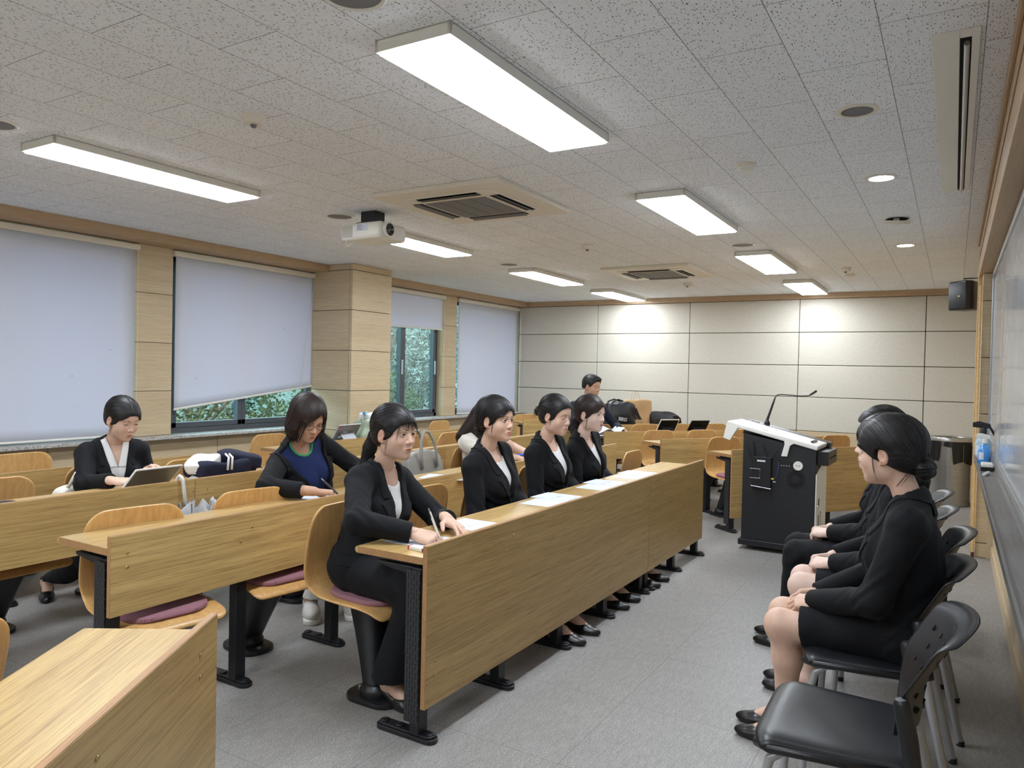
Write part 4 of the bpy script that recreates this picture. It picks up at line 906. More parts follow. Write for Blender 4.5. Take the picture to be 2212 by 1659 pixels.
for s in (-1, 1): obj('handle', MB().tube([(0.05 * s, -0.16, 0.24), (0.06 * s, -0.12, 0.33), (0.05 * s, -0.04, 0.36), (0.04 * s, 0.03, 0.34), (0.04 * s, 0.10, 0.28)], 0.011, 8), nyl, t, smooth=True)
kraft = simple('brown kraft paper', srgb(190, 156, 112), 0.75, noise=0.06, nscale=8)
x, y = on(DD, 1.23, -0.235); t = thing('paper_bag', 'brown paper shopping bag with three black slanted bars', 'bag', (x, y, DS), RA)
kb = softbox('body', kraft, t, (0.14, 0.40, 0.355), 11, 0.006, pw=16)
for i, (y0, hh) in enumerate(((-0.150, 0.060), (-0.085, 0.110), (-0.02, 0.155))):
    w = 0.056; sl_ = 0.55; z0 = 0.095
    P_ = [(y0 + 0.005, z0), (y0 + 0.005 + w, z0), (y0 + w + 0.005 - hh * sl_ + 0.0, z0 + hh), (y0 + 0.005 - hh * sl_, z0 + hh - 0.022)]
    if i == 0: P_ = [(y0 + 0.005, z0), (y0 + 0.005 + w, z0), (y0 + w - hh * sl_, z0 + hh), (y0 - 0.01 - hh * 0.3, z0 + hh * 0.45)]
    g_ = [[Vector((0.07, *( (Vector(P_[0]).lerp(Vector(P_[1]), a)).lerp(Vector(P_[3]).lerp(Vector(P_[2]), a), b) ))) for a in np.linspace(0, 1, 6)] for b in np.linspace(0, 1, 10)]
    decal(obj('bar_mark', MB().grid(g_), M['black'], t), kb, -0.0015)
for k in (-0.03, 0.03): obj('handle', MB().tube([(k, -0.06, 0.34), (k, -0.055, 0.42), (k, -0.03, 0.465), (k, 0.0, 0.455), (k, 0.025, 0.40), (k, 0.03, 0.34)], 0.003, 6), kraft, t)
x, y = on(DD, 1.62, -0.2); t = thing('black_bag', 'low black bag slumped right of the brown paper bag', 'bag', (x, y, DS), RA)
softbox('body', nyl, t, (0.24, 0.42, 0.20), 21, 0.014, top=0.4); obj('strap', MB().tube([(0.1, 0.02, 0.12), (0.12, 0.14, 0.15), (0.10, 0.205, 0.11), (0.11, 0.21, 0.05)], 0.014, 8), nyl, t, smooth=True)

# grey handbag, green bag, totes, jacket, umbrella, pouch
lea = simple('grey leather', srgb(142, 138, 132), 0.42, bump=0.05, bscale=300)
t = thing('handbag', 'grey leather handbag with two handles on a second row chair', 'handbag', (-3.22, 4.17, 0.455))
softbox('body', lea, t, (0.17, 0.40, 0.395), 5, 0.008, top=0.45)
for s in (-1, 1):
    obj('handle', MB().tube([(0.075 * s, -0.085, 0.28), (0.07 * s, -0.085, 0.38), (0.055 * s, -0.075, 0.47), (0.045 * s, -0.03, 0.535), (0.045 * s, 0.02, 0.53), (0.055 * s, 0.07, 0.46), (0.07 * s, 0.085, 0.38), (0.075 * s, 0.085, 0.28)], 0.011, 10), lea, t, smooth=True)
obj('zip', MB().tube([(0, -0.17, 0.385), (0, 0.17, 0.385)], 0.006, 6), M['silver'], t)
sat = simple('sage green shiny nylon', srgb(150, 164, 142), 0.3, bump=0.4, bscale=18)
t = thing('green_tote', 'sage green bag stuffed with things on the back row desk', 'bag', (-4.87, 5.455, DS))
softbox('body', sat, t, (0.20, 0.28, 0.20), 31, 0.022, top=0.1)
obj('strap', MB().tube([(0.04, -0.10, 0.17), (0.03, -0.08, 0.26), (0.0, -0.01, 0.27), (-0.02, 0.05, 0.22), (-0.02, 0.08, 0.18)], 0.012, 8), sat, t, smooth=True)
t = thing('white_cloth', 'white scarf with dark red print in the green bag', 'scarf', (-4.87, 5.495, DS + 0.175)); softbox('fold', simple('white cloth', srgb(222, 220, 222), 0.8), t, (0.16, 0.20, 0.09), 41, 0.016)
obj('red_print', MB().prism([(0.0, 0.03), (0.05, 0.02), (0.06, 0.075), (0.01, 0.085)], 0.08, 0.10, FACE), simple('maroon', srgb(110, 40, 50), 0.8), t)
t = thing('water_bottle', 'clear bottle with blue cap poking out of the green bag', 'bottle', (-4.83, 5.355, DS + 0.17)); obj('bottle', MB().lathe([(0.03, 0), (0.032, 0.05), (0.014, 0.085), (0.001, 0.085)]), M['clear'], t, smooth='auto'); obj('cap', MB().lathe([(0.015, 0.083), (0.015, 0.105), (0.001, 0.105)]), bluep, t)
t = thing('canvas_tote', 'white canvas tote beside the elbow of the woman with the tablet', 'bag', (-4.30, 2.33, 0.455)); softbox('body', simple('off white canvas', srgb(222, 218, 208), 0.9), t, (0.16, 0.18, 0.26), 51, 0.014, top=0.2)
obj('strap', MB().tube([(0.05, -0.04, 0.26), (0.06, 0.0, 0.34), (0.05, 0.05, 0.38), (0.0, 0.07, 0.32)], 0.010, 8), M['ivory'], t, smooth=True); obj('black_cap', MB().cyl((0.03, 0.02, 0.27), (0.03, 0.02, 0.325), 0.022, 14), M['blackplastic'], t)
navy = simple('navy jersey', srgb(16, 20, 46), 0.85, noise=0.15, nscale=30); wh = simple('white jersey', srgb(224, 222, 218), 0.85)
t = thing('varsity_jacket', 'navy and white striped jacket heaped on the third row desk', 'jacket', (-3.875, 3.035, DS))
softbox('navy_body', navy, t, (0.24, 0.46, 0.115), 61, 0.026)
s1_ = softbox('white_sleeve', wh, t, (0.16, 0.20, 0.07), 62, 0.018); s1_.location = (0.02, -0.16, 0.065); s1_.rotation_euler = (0.25, -0.1, 0.5)
s2_ = softbox('white_cuff', wh, t, (0.12, 0.17, 0.022), 63, 0.006); s2_.location = (0.06, -0.235, 0.012); s2_.rotation_euler = (0.35, 0, 0.2)
s3_ = softbox('navy_sleeve', navy, t, (0.14, 0.26, 0.07), 64, 0.018); s3_.location = (0.03, 0.07, 0.075); s3_.rotation_euler = (-0.15, 0.1, -0.4)
for i, (a, b) in enumerate((((0.12, -0.07, 0.06), (0.06, -0.04, 0.15)), ((0.125, -0.045, 0.06), (0.065, -0.02, 0.15)), ((0.12, 0.17, 0.05), (0.05, 0.10, 0.14)), ((0.122, 0.19, 0.045), (0.05, 0.125, 0.135)))):
    m = [(a[k] + b[k]) / 2 + (0.03 if k == 2 else 0.02 if k == 0 else 0) for k in range(3)]
    obj('white_stripe', MB().tube([a, m, b], 0.007, 8), wh, t, smooth=True)
t = thing('umbrella', 'white umbrella with hooked handle hung over the third row desk panel', 'umbrella', (-3.652, 2.585, 0.02))
hk = [(-0.045, 0, 0.735), (-0.046, 0, 0.755), (-0.04, 0, 0.772), (-0.022, 0, 0.785), (-0.005, 0, 0.778), (0.004, 0.003, 0.76), (0.006, 0.01, 0.70), (0.006, 0.02, 0.625)]
obj('handle', MB().tube(hk, 0.0095, 10), M['white'], t, smooth=True)
obj('shaft', MB().tube([(0.006, 0.02, 0.63), (0.008, 0.03, 0.25), (0.008, 0.03, 0.14)], [0.0085, 0.006, 0.005], 8), M['black'], t, smooth=True)
P = []; nf = 48
for i in range(nf + 1):
    a = 2 * PI * i / nf; r = 0.095 + 0.035 * math.cos(8 * a)
    P.append([(0.055 + r * f * 0.55 * math.cos(a) , 0.09 + r * f * 1.15 * math.sin(a) - 0.04 * (1 - f), 0.20 + 0.42 * f - 0.03 * math.cos(8 * a) * f) for f in (0.12, 0.35, 0.6, 0.85, 1.0)])
obj('canopy', MB().grid(P), simple('milky plastic canopy', srgb(220, 222, 226), 0.35), t, smooth=True)
for k in range(8):
    a = 2 * PI * k / 8; r = 0.13; obj('rib', MB().tube([(0.05, 0.05, 0.25), (0.055 + r * 0.55 * math.cos(a), 0.09 + r * 1.15 * math.sin(a), 0.645)], [0.003, 0.0045], 6), M['chrome'], t)
t = thing('pencil_pouch', 'blue, yellow and black pouch behind the third woman', 'pouch', (-2.885, 5.06, DS)); softbox('body', simple('blue pouch', srgb(40, 70, 190), 0.6), t, (0.08, 0.17, 0.05), 71, 0.008); obj('yellow_band', MB().bb(0.0, 0.046, -0.07, 0.07, 0.008, 0.02), simple('yellow band', srgb(200, 160, 50), 0.6), t, bevel=0.004); obj('black_band', MB().bb(-0.02, 0.045, -0.09, -0.05, 0.004, 0.045), M['black'], t, bevel=0.006)
# ------------------------------------------------------------------ implicit surfaces for people
F32 = np.float32
def V3(*a): return np.array(a if len(a) > 1 else a[0], dtype=np.float64)
def smin(a, b, k):
    if k <= 0: return np.minimum(a, b)
    h = np.maximum(k - np.abs(a - b), 0) / k
    return np.minimum(a, b) - h * h * k * 0.25
def smax(a, b, k): return -smin(-a, -b, k)
def rc(P, a, b, ra, rb):
    a = np.asarray(a, F32); b = np.asarray(b, F32); d = b - a; q = P - a
    t = np.clip(q @ d / max(float(d @ d), 1e-9), 0, 1)
    return np.linalg.norm(q - t[:, None] * d, axis=1) - (ra + (rb - ra) * t)
def ell(P, c, r, R=None):
    q = P - np.asarray(c, F32)
    if R is not None: q = q @ np.asarray(R, F32)
    r = np.asarray(r, F32)
    k0 = np.linalg.norm(q / r, axis=1); k1 = np.linalg.norm(q / (r * r), axis=1)
    return k0 * (k0 - 1) / np.maximum(k1, 1e-6)
def rot(axis, deg):
    return np.array(Matrix.Rotation(math.radians(deg), 3, axis))
def polygonise(fn, lo, hi, h, B=6):
    lo = np.asarray(lo, F32); hi = np.asarray(hi, F32)
    nb = np.maximum(np.ceil((hi - lo) / (h * B)).astype(int), 1); n = nb * B
    cs = [lo[i] + (np.arange(nb[i]) * B + (B - 1) / 2) * h for i in range(3)]
    C_ = np.stack(np.meshgrid(*cs, indexing='ij'), -1).reshape(-1, 3).astype(F32)
    dc = fn(C_); act = np.nonzero(np.abs(dc) < B * h * 1.25 + 0.008)[0]
    Fd = np.repeat(np.repeat(np.repeat(np.where(dc > 0, 1.0, -1.0).reshape(nb).astype(F32), B, 0), B, 1), B, 2)
    o = (np.stack(np.meshgrid(*[np.arange(B) - (B - 1) / 2] * 3, indexing='ij'), -1).reshape(-1, 3) * h).astype(F32)
    T = Fd.reshape(nb[0], B, nb[1], B, nb[2], B).transpose(0, 2, 4, 1, 3, 5).reshape(-1, B, B, B).copy()
    for s in range(0, len(act), 2500):
        a = act[s:s + 2500]; P = (C_[a][:, None, :] + o[None]).reshape(-1, 3)
        T[a] = fn(P).reshape(-1, B, B, B)
    Fd = T.reshape(nb[0], nb[1], nb[2], B, B, B).transpose(0, 3, 1, 4, 2, 5).reshape(n)
    ins = Fd < 0
    c = np.zeros(tuple(n - 1), np.int8)
    for i in (0, 1):
        for j in (0, 1):
            for k in (0, 1): c += ins[i:n[0] - 1 + i, j:n[1] - 1 + j, k:n[2] - 1 + k]
    cell = np.argwhere((c > 0) & (c < 8))
    idx = -np.ones(tuple(n - 1), np.int32); idx[tuple(cell.T)] = np.arange(len(cell))
    cor = [(i, j, k) for i in (0, 1) for j in (0, 1) for k in (0, 1)]
    val = {q: Fd[cell[:, 0] + q[0], cell[:, 1] + q[1], cell[:, 2] + q[2]] for q in cor}
    acc = np.zeros((len(cell), 3)); cnt = np.zeros(len(cell))
    for q in cor:
        for ax in range(3):
            if q[ax] == 0:
                r = list(q); r[ax] = 1; a, b = val[q], val[tuple(r)]
                m = (a < 0) != (b < 0); t = np.where(m, a / np.where(m, a - b, 1), 0)
                p = np.array(q, float)[None].repeat(len(cell), 0); p[:, ax] = t
                acc += p * m[:, None]; cnt += m
    verts = lo + (cell + acc / cnt[:, None]) * h
    faces = []
    for ax in range(3):
        u, v = [(1, 2), (2, 0), (0, 1)][ax]
        sl0 = [slice(1, n[i] - 1) for i in range(3)]; sl0[ax] = slice(0, n[ax] - 1); sl1 = list(sl0); sl1[ax] = slice(1, n[ax])
        A, Bb = ins[tuple(sl0)], ins[tuple(sl1)]
        e = np.argwhere(A != Bb); off = np.array([1, 1, 1]); off[ax] = 0; e = e + off
        if not len(e): continue
        flip = ~ins[tuple(e.T)]
        def cid(du, dv):
            q = e.copy(); q[:, u] += du; q[:, v] += dv; return idx[tuple(q.T)]
        f = np.stack([cid(-1, -1), cid(0, -1), cid(0, 0), cid(-1, 0)], 1)
        f[flip] = f[flip][:, ::-1]; faces.append(f)
    return verts.astype(np.float64), np.concatenate(faces)

def mesh_obj(name, parts, mats, parent, attr=None):
    """parts: list of (verts, faces, material index, tint or None); one mesh object"""
    vs = np.concatenate([p[0] for p in parts]); off = 0; quads = []; mi = []
    for p in parts:
        quads.append(np.asarray(p[1]) + off); mi.append(np.full(len(p[1]), p[2])); off += len(p[0])
    f = np.concatenate(quads); mi = np.concatenate(mi)
    me = bpy.data.meshes.new(name); me.vertices.add(len(vs)); me.vertices.foreach_set('co', vs.astype(F32).ravel())
    me.loops.add(f.size); me.loops.foreach_set('vertex_index', f.astype(np.int32).ravel())
    me.polygons.add(len(f)); me.polygons.foreach_set('loop_start', np.arange(0, f.size, f.shape[1], dtype=np.int32))
    me.polygons.foreach_set('material_index', mi.astype(np.int32)); me.polygons.foreach_set('use_smooth', np.ones(len(f), bool))
    for m in mats: me.materials.append(m)
    me.update(calc_edges=True); me.validate()
    if any(p[3] is not None for p in parts):
        t = np.concatenate([p[3] if p[3] is not None else np.ones((len(p[0]), 3)) for p in parts])
        ca = me.color_attributes.new('tint', 'FLOAT_COLOR', 'POINT')
        ca.data.foreach_set('color', np.concatenate([t, np.ones((len(t), 1))], 1).astype(F32).ravel())
    return link(name, me, parent)
def strands(lines, radii, n=4):
    """many tapered tubes at once: lines (S,K,3), radii (S,K)"""
    L = np.asarray(lines, float); Sn, K, _ = L.shape; R = np.asarray(radii)
    t = np.gradient(L, axis=1); t /= np.linalg.norm(t, axis=2, keepdims=True) + 1e-9
    up = np.tile(np.array([0.31, 0.17, 0.93]), (Sn, K, 1)); a = np.cross(t, up); a /= np.linalg.norm(a, axis=2, keepdims=True) + 1e-9; b = np.cross(a, t)
    ang_ = 2 * PI * np.arange(n) / n
    P = L[:, :, None] + (a[:, :, None] * np.cos(ang_)[None, None, :, None] + b[:, :, None] * np.sin(ang_)[None, None, :, None]) * R[:, :, None, None]
    base = (np.arange(Sn)[:, None, None] * K + np.arange(K - 1)[None, :, None]) * n; j = np.arange(n)[None, None]
    f = np.stack([base + j, base + (j + 1) % n, base + n + (j + 1) % n, base + n + j], -1).reshape(-1, 4)
    return P.reshape(-1, 3), f

# ------------------------------------------------------------------ people materials
def _skin(name, col):
    k = NT(name); p = k.p; p.inputs['Roughness'].default_value = 0.48; p.inputs['Specular IOR Level'].default_value = 0.4
    p.inputs['Subsurface Weight'].default_value = 0.12; p.inputs['Subsurface Radius'].default_value = (0.012, 0.005, 0.003); p.inputs['Subsurface Scale'].default_value = 0.5
    a = k.n('ShaderNodeAttribute', _attribute_name='tint'); n = k.n('ShaderNodeTexNoise', Scale=60.0, Detail=3.0); k.l(k.coord(), n.inputs['Vector'])
    v = k.ramp(n.outputs[0], [(0.3, (0.96, 0.95, 0.95, 1)), (0.7, (1.03, 1.03, 1.03, 1))])
    c = k.mix(1.0, col, a.outputs['Color'], 'MULTIPLY'); c = k.mix(1.0, c, v.outputs[0], 'MULTIPLY'); k.l(c, p.inputs['Base Color']); return k.m
SKIN = _skin('skin', srgb(212, 176, 154)); SKINP = _skin('fair skin', srgb(220, 190, 174)); SKINT = _skin('tan skin', srgb(192, 152, 128))
def _hair(name, a, b):
    k = NT(name); p = k.p; p.inputs['Roughness'].default_value = 0.46; p.inputs['Specular IOR Level'].default_value = 0.4
    t = k.n('ShaderNodeAttribute', _attribute_name='tint'); k.l(k.mix(t.outputs['Fac'], a, b), p.inputs['Base Color']); return k.m
HAIR = _hair('black hair', srgb(11, 10, 11), srgb(34, 29, 29)); HAIRB = _hair('dark brown hair', srgb(24, 16, 15), srgb(60, 42, 36))
def cloth(name, col, rough=0.8, bump=0.12, sc=700, sheen=0.2):
    k = NT(name); p = k.p; p.inputs['Base Color'].default_value = col; p.inputs['Roughness'].default_value = rough; p.inputs['Specular IOR Level'].default_value = 0.25
    p.inputs['Sheen Weight'].default_value = sheen * 0.1; n = k.n('ShaderNodeTexNoise', Scale=sc, Detail=2.0); k.l(k.coord(), n.inputs['Vector'])
    n2 = k.n('ShaderNodeTexNoise', Scale=9.0, Detail=3.0, Distortion=1.2); k.l(k.coord(), n2.inputs['Vector'])
    b1 = k.n('ShaderNodeBump', Strength=bump, Distance=0.001); k.l(n.outputs[0], b1.inputs['Height'])
    b2 = k.n('ShaderNodeBump', Strength=0.35, Distance=0.012); k.l(n2.outputs[0], b2.inputs['Height']); k.l(b1.outputs[0], b2.inputs['Normal']); k.l(b2.outputs[0], p.inputs['Normal']); return k.m
SUIT = cloth('black suit wool', srgb(15, 16, 20)); SUITN = cloth('navy suit wool', srgb(20, 25, 40)); BLOUSE = cloth('white blouse', srgb(226, 226, 226), 0.7, sheen=0.0)
NAVYK = cloth('navy knit', srgb(30, 42, 84), 0.9); GREENT = cloth('green neck band', srgb(60, 150, 90), 0.8); BEIGE = cloth('light grey shirt cloth', srgb(212, 206, 196), 0.85); LINENW = cloth('white trousers', srgb(214, 212, 208), 0.85)
PATENT = simple('black shoe leather', srgb(16, 16, 18), 0.32); SNK = simple('white sneaker', srgb(214, 212, 208), 0.6); SNG = simple('grey sneaker mesh', srgb(120, 120, 120), 0.8, noise=0.2, nscale=200)
SCL = simple('eye white', srgb(222, 216, 212), 0.25); IRIS = simple('dark iris', srgb(30, 20, 16), 0.12); BROWM = simple('brow hair', srgb(62, 48, 44), 0.8); LASH = simple('lash', srgb(26, 20, 20), 0.6)
GOLD = simple('gold', srgb(220, 180, 100), 0.25, 1.0)

# ------------------------------------------------------------------ head
def head_fn(neck, male=False, jaw=1.0, ears=True):
    nb = np.asarray(neck, F32); m = 1.0 if male else 0.0
    def f(P):
        Pm = P.copy(); Pm[:, 1] = np.abs(Pm[:, 1])           # left-right symmetric
        d = ell(Pm, (-.018, 0, .040), (.098, .076, .085))
        d = smin(d, ell(Pm, (.024, 0, -.022), (.066, .064 + .003 * m, .086)), .03)
        d = smin(d, ell(Pm, (.046, 0, .042), (.042, .056, .050)), .03)
        d = smin(d, ell(Pm, (.030, 0, -.066), (.050, .0465 * jaw + .006 * m, .044)), .03)
        d = smin(d, ell(Pm, (.067, 0, -.098), (.020, .021 + .004 * m, .017)), .026)
        d = smin(d, ell(Pm, (.050, .038, -.033), (.027, .022, .024)), .024)
        d = smin(d, ell(Pm, (.002, .047 * jaw, -.060), (.030, .013, .030)), .026)
        d = smin(d, ell(Pm, (.078, .026, .0165), (.010, .020, .006)), .012)             # brow
        d = smax(d, -ell(Pm, (.101, .0315, .0005), (.020, .0215, .0105)), .011)         # socket
        d = smin(d, rc(Pm, (.077, 0, .006), (.097, 0, -.029), .0075, .0092), .011)
        d = smin(d, ell(Pm, (.0985, 0, -.0345), (.0112, .0105, .0092)), .006)
        d = smin(d, ell(Pm, (.0895, .0115, -.0375), (.0095, .0068, .0070)), .005)
        d = smax(d, -ell(Pm, (.0955, .0062, -.0455), (.0055, .0032, .0040)), .002)
        d = smin(d, ell(Pm, (.078, 0, -.069), (.0140, .025, .017)), .010)
        y = Pm[:, 1]
        d = smin(d, ell(Pm, (.0892, 0.005, -.0642), (.0066, .0150, .0038)), .0035)
        d = smin(d, ell(Pm, (.0882, 0, -.0736), (.0072, .0160, .0050)), .0035)
        d = smax(d, -ell(Pm, (.0970, 0, -.0688), (.0100, .0205, .0010)), .0022)
        E = rot('Y', 12)
        ear = ell(Pm, (-.010, .0765, -.010), (.0180, .0068, .0300), E)
        ear = smin(ear, ell(Pm, (-.003, .0735, -.036), (.0080, .0050, .0085)), .006)
        ear = smax(ear, -ell(Pm, (-.0065, .0835, -.006), (.0115, .0058, .0205), E), .004)
        ear = smin(ear, ell(Pm, (-.0085, .0785, .0005), (.0028, .0035, .0130), rot('Y', 25)), .004)
        ear = smin(ear, ell(Pm, (.0035, .0765, -.014), (.0035, .0040, .0060)), .004)
        d = smin(d, ear, .008) if ears else d
        d = smin(d, rc(P, (-.026, 0, -.062), nb, .043 + .008 * m, .048 + .010 * m), .022)
        return d
    return f
def head_tint(v, lips=(0.80, 0.50, 0.50)):
    """lip, cheek and ear colour of skin; shade painted into mouth line and nostrils"""
    t = np.ones((len(v), 3)); x, y, z = v.T; y = np.abs(y)
    def g(c, r):
        q = ((v[:, 0] - c[0]) / r[0]) ** 2 + ((y - c[1]) / r[1]) ** 2 + ((z - c[2]) / r[2]) ** 2
        return np.clip(1.6 - q, 0, 1)[:, None]
    ch = np.exp(-(((y - .040) / .016) ** 2 + ((z + .034) / .016) ** 2)) * (x > .03)
    t *= 1 - ch[:, None] * np.array([0.0, 0.09, 0.08])
    er = ((y > .071) & (x < .03)).astype(float)[:, None]; t *= 1 - er * np.array([0.0, 0.10, 0.10])
    ns = np.exp(-((y / .012) ** 2 + ((z + .036) / .010) ** 2)) * (x > .09); t *= 1 - ns[:, None] * np.array([0.0, 0.06, 0.06])
    lp = np.maximum(g((.093, 0.004, -.0643), (.012, .0150, .0044)), g((.093, 0, -.0738), (.012, .0150, .0052)))
    t = t * (1 - lp) + lp * np.array(lips)
    gv = np.exp(-((z + .0688) / .0011) ** 2) * (y < .020) * (x > .080); t *= 1 - 0.45 * gv[:, None]  # shade of the crease between the lips, painted into the tint
    no = np.exp(-(((y - .0062) / .0032) ** 2 + ((z + .0452) / .0028) ** 2)) * (x > .088); t *= 1 - 0.6 * no[:, None]  # nostril shade, also put into the skin tint
    return t
EYE_R = 0.0124; EYE_C = (.0745, .0315, .0)
def lid(side, up, e0, tilt=0.05):
    n, m = 18, 9; V_ = []
    for i in range(n + 1):
        ph = math.radians(-78 + 156 * i / n)
        prof_ = max(0.0, math.cos(ph * 1.12)) ** 0.8
        e = math.radians(e0) * prof_ + (tilt * math.sin(ph) * 1.2)
        for j in range(m + 1):
            el = e + ((math.radians(82) - e) if up else (math.radians(-82) - e)) * (j / m) ** 1.3
            r = EYE_R + 0.0013 - 0.0004 * (j / m)
            V_.append((EYE_C[0] + r * math.cos(el) * math.cos(ph), side * (EYE_C[1] + r * math.cos(el) * math.sin(ph)), EYE_C[2] + r * math.sin(el)))
    f = [(i * (m + 1) + j, (i + 1) * (m + 1) + j, (i + 1) * (m + 1) + j + 1, i * (m + 1) + j + 1) for i in range(n) for j in range(m)]
    if (side > 0) == up: f = [q[::-1] for q in f]
    edge = [V_[i * (m + 1)] for i in range(n + 1)]
    return np.array(V_), np.array(f), edge
def cap_mesh(c, r, d, rad, n=16):
    d = Vector(d).normalized(); a = d.orthogonal().normalized(); b = d.cross(a); V_ = []; F = []
    rings = [0.0, 0.5, 0.85, 1.0]
    for k in rings:
        th = math.asin(min(1, rad / r)) * max(k, 0.001)
        for j in range(n):
            t = 2 * PI * j / n; q = d * math.cos(th) + (a * math.cos(t) + b * math.sin(t)) * math.sin(th); V_.append(tuple(Vector(c) + q * r))
    for i in range(len(rings) - 1):
        F += [(i * n + j, i * n + (j + 1) % n, (i + 1) * n + (j + 1) % n, (i + 1) * n + j) for j in range(n)]
    return np.array(V_), np.array(F)
def uvsphere(c, r, n=20, m=12):
    V_ = []; F = []
    for i in range(m + 1):
        th = PI * i / m
        for j in range(n): V_.append((c[0] + r * math.sin(th) * math.cos(2 * PI * j / n), c[1] + r * math.sin(th) * math.sin(2 * PI * j / n), c[2] + r * math.cos(th)))
    F = [(i * n + j, (i + 1) * n + j, (i + 1) * n + (j + 1) % n, i * n + (j + 1) % n) for i in range(m) for j in range(n)]
    return np.array(V_), np.array(F)
def surf_x(fn, y, z):
    """front surface x of the head at (y, z)"""
    xs = np.linspace(.125, 0, 90); P = np.stack([xs, np.full(90, y), np.full(90, z)], 1).astype(F32); d = fn(P); i = int(np.argmax(d < 0)); return float(xs[i])

# ------------------------------------------------------------------ hair
def hair_fn(style, hf):
    st = style.get('kind', 'bun'); G = np.asarray(style.get('gather', (-.105, 0, -.03)), F32); vol = style.get('vol', 0.0); par = style.get('part', 0.0)
    def f(P):
        Pm = P.copy(); Pm[:, 1] = np.abs(Pm[:, 1])
        x, y, z = P.T; ya = Pm[:, 1]
        t = .009 + vol
        d = ell(Pm, (-.019, 0, .042), (.098 + t, .076 + t, .085 + t * 1.2))
        d = smin(d, ell(Pm, (-.045, 0, -.015), (.062 + t, .066 + t * .8, .064)), .03)
        d = smin(d, np.maximum(hf(P) - (.0075 + vol * .6), -.035 - z), .012)
        if st in ('bob', 'long'):
            L = style.get('len', -.12)
            d = smin(d, ell(Pm, (-.020, 0, L * .45), (.092 + t * .6, .083 + t, abs(L) * .72)), .04)
            if st == 'long':
                d = smin(d, rc(Pm, (-.075, .03, -.03), (-.115, .05, L), .060, .040), .03)
                d = smin(d, rc(Pm, (-.080, .0, -.03), (-.125, .0, L * 1.1), .060, .045), .03)
            else:
                d = smax(d, -(z - L + .018 * np.sin(40 * y)), .012)
        # face opening
        if st in ('bob', 'long'):
            cut = ell(Pm, (.112, 0, -.046), (.100, .098 if st == 'bob' else .11, .122))
            cut = smin(cut, rc(Pm, (.06, .0, -.06), (.03, 0, -.30), .054, .06), .02)
        else: cut = ell(Pm, (.120, 0, -.042 - style.get('low', 0)), (.098, .124, .100))
        if 'curtain' in style:                                                         # parted hair drawn aside from a point above the brow
            py, kk = style['curtain']; cut = smax(cut, np.abs(y - py * np.clip(z / .08, 0, 1)) - np.maximum((.082 - z), 0) * kk - .002, .008)
        d = smax(d, -cut, .008)
        if st not in ('bob', 'long'):
            d = smax(d, -(z - (-.034 + .50 * x)), .014)                                     # nape line
            if st != 'short': d = smax(d, -ell(Pm, (-.006, .082, -.012), (.023, .014, .034), rot('Y', 12)), .006)
            else:
                d = smax(d, -(z - (-.012 + .30 * x)), .02); d = smax(d, -ell(Pm, (-.004, .082, -.014), (.026, .02, .040)), .006)
                d = smin(d, ell(P, (.040, .012, .098), (.062, .062, .026), rot('Y', 8)), .02)
        if 'part' in style:                                                            # parting groove
            pl = np.abs(y - par) ; d = d + .0035 * np.exp(-(pl / .005) ** 2) * ((z > .08) & (x > -.06))
        # fine ridges running to the gathering point
        q = P - G; an = np.arctan2(q[:, 1], q[:, 2] + .35 * q[:, 0] + .02)
        if st in ('bob', 'long', 'short'): an = np.arctan2(y, x + .02) * (1.6 if st == 'short' else 1)
        d = d - .0006 * np.sin(an * 30 + 5 * np.sin(an * 7))
        if st == 'bun' or style.get('bun'):
            c, r = style.get('bun', ((-.125, 0, -.035), .036))
            b = ell(P, c, (r * .88, r * 1.05, r))
            qb = P - np.asarray(c, F32); a2 = np.arctan2(qb[:, 2], qb[:, 1]); rr = np.linalg.norm(qb, axis=1)
            b = b - .0025 * np.sin(a2 * 5 + rr * 160) - .0012 * np.sin(a2 * 17 + rr * 300)
            d = smin(d, b, .012); d = smin(d, rc(P, G, c, .024, .022), .014)
        if st == 'pony':
            pts = style['tail']; tl = None
            for i in range(len(pts) - 1):
                q1 = rc(P, pts[i][:3], pts[i + 1][:3], pts[i][3], pts[i + 1][3]); tl = q1 if tl is None else smin(tl, q1, .012)
            tl = tl - .0009 * np.sin(y * 420 + x * 240)
            d = smin(d, tl, .012)
        return d
    return f
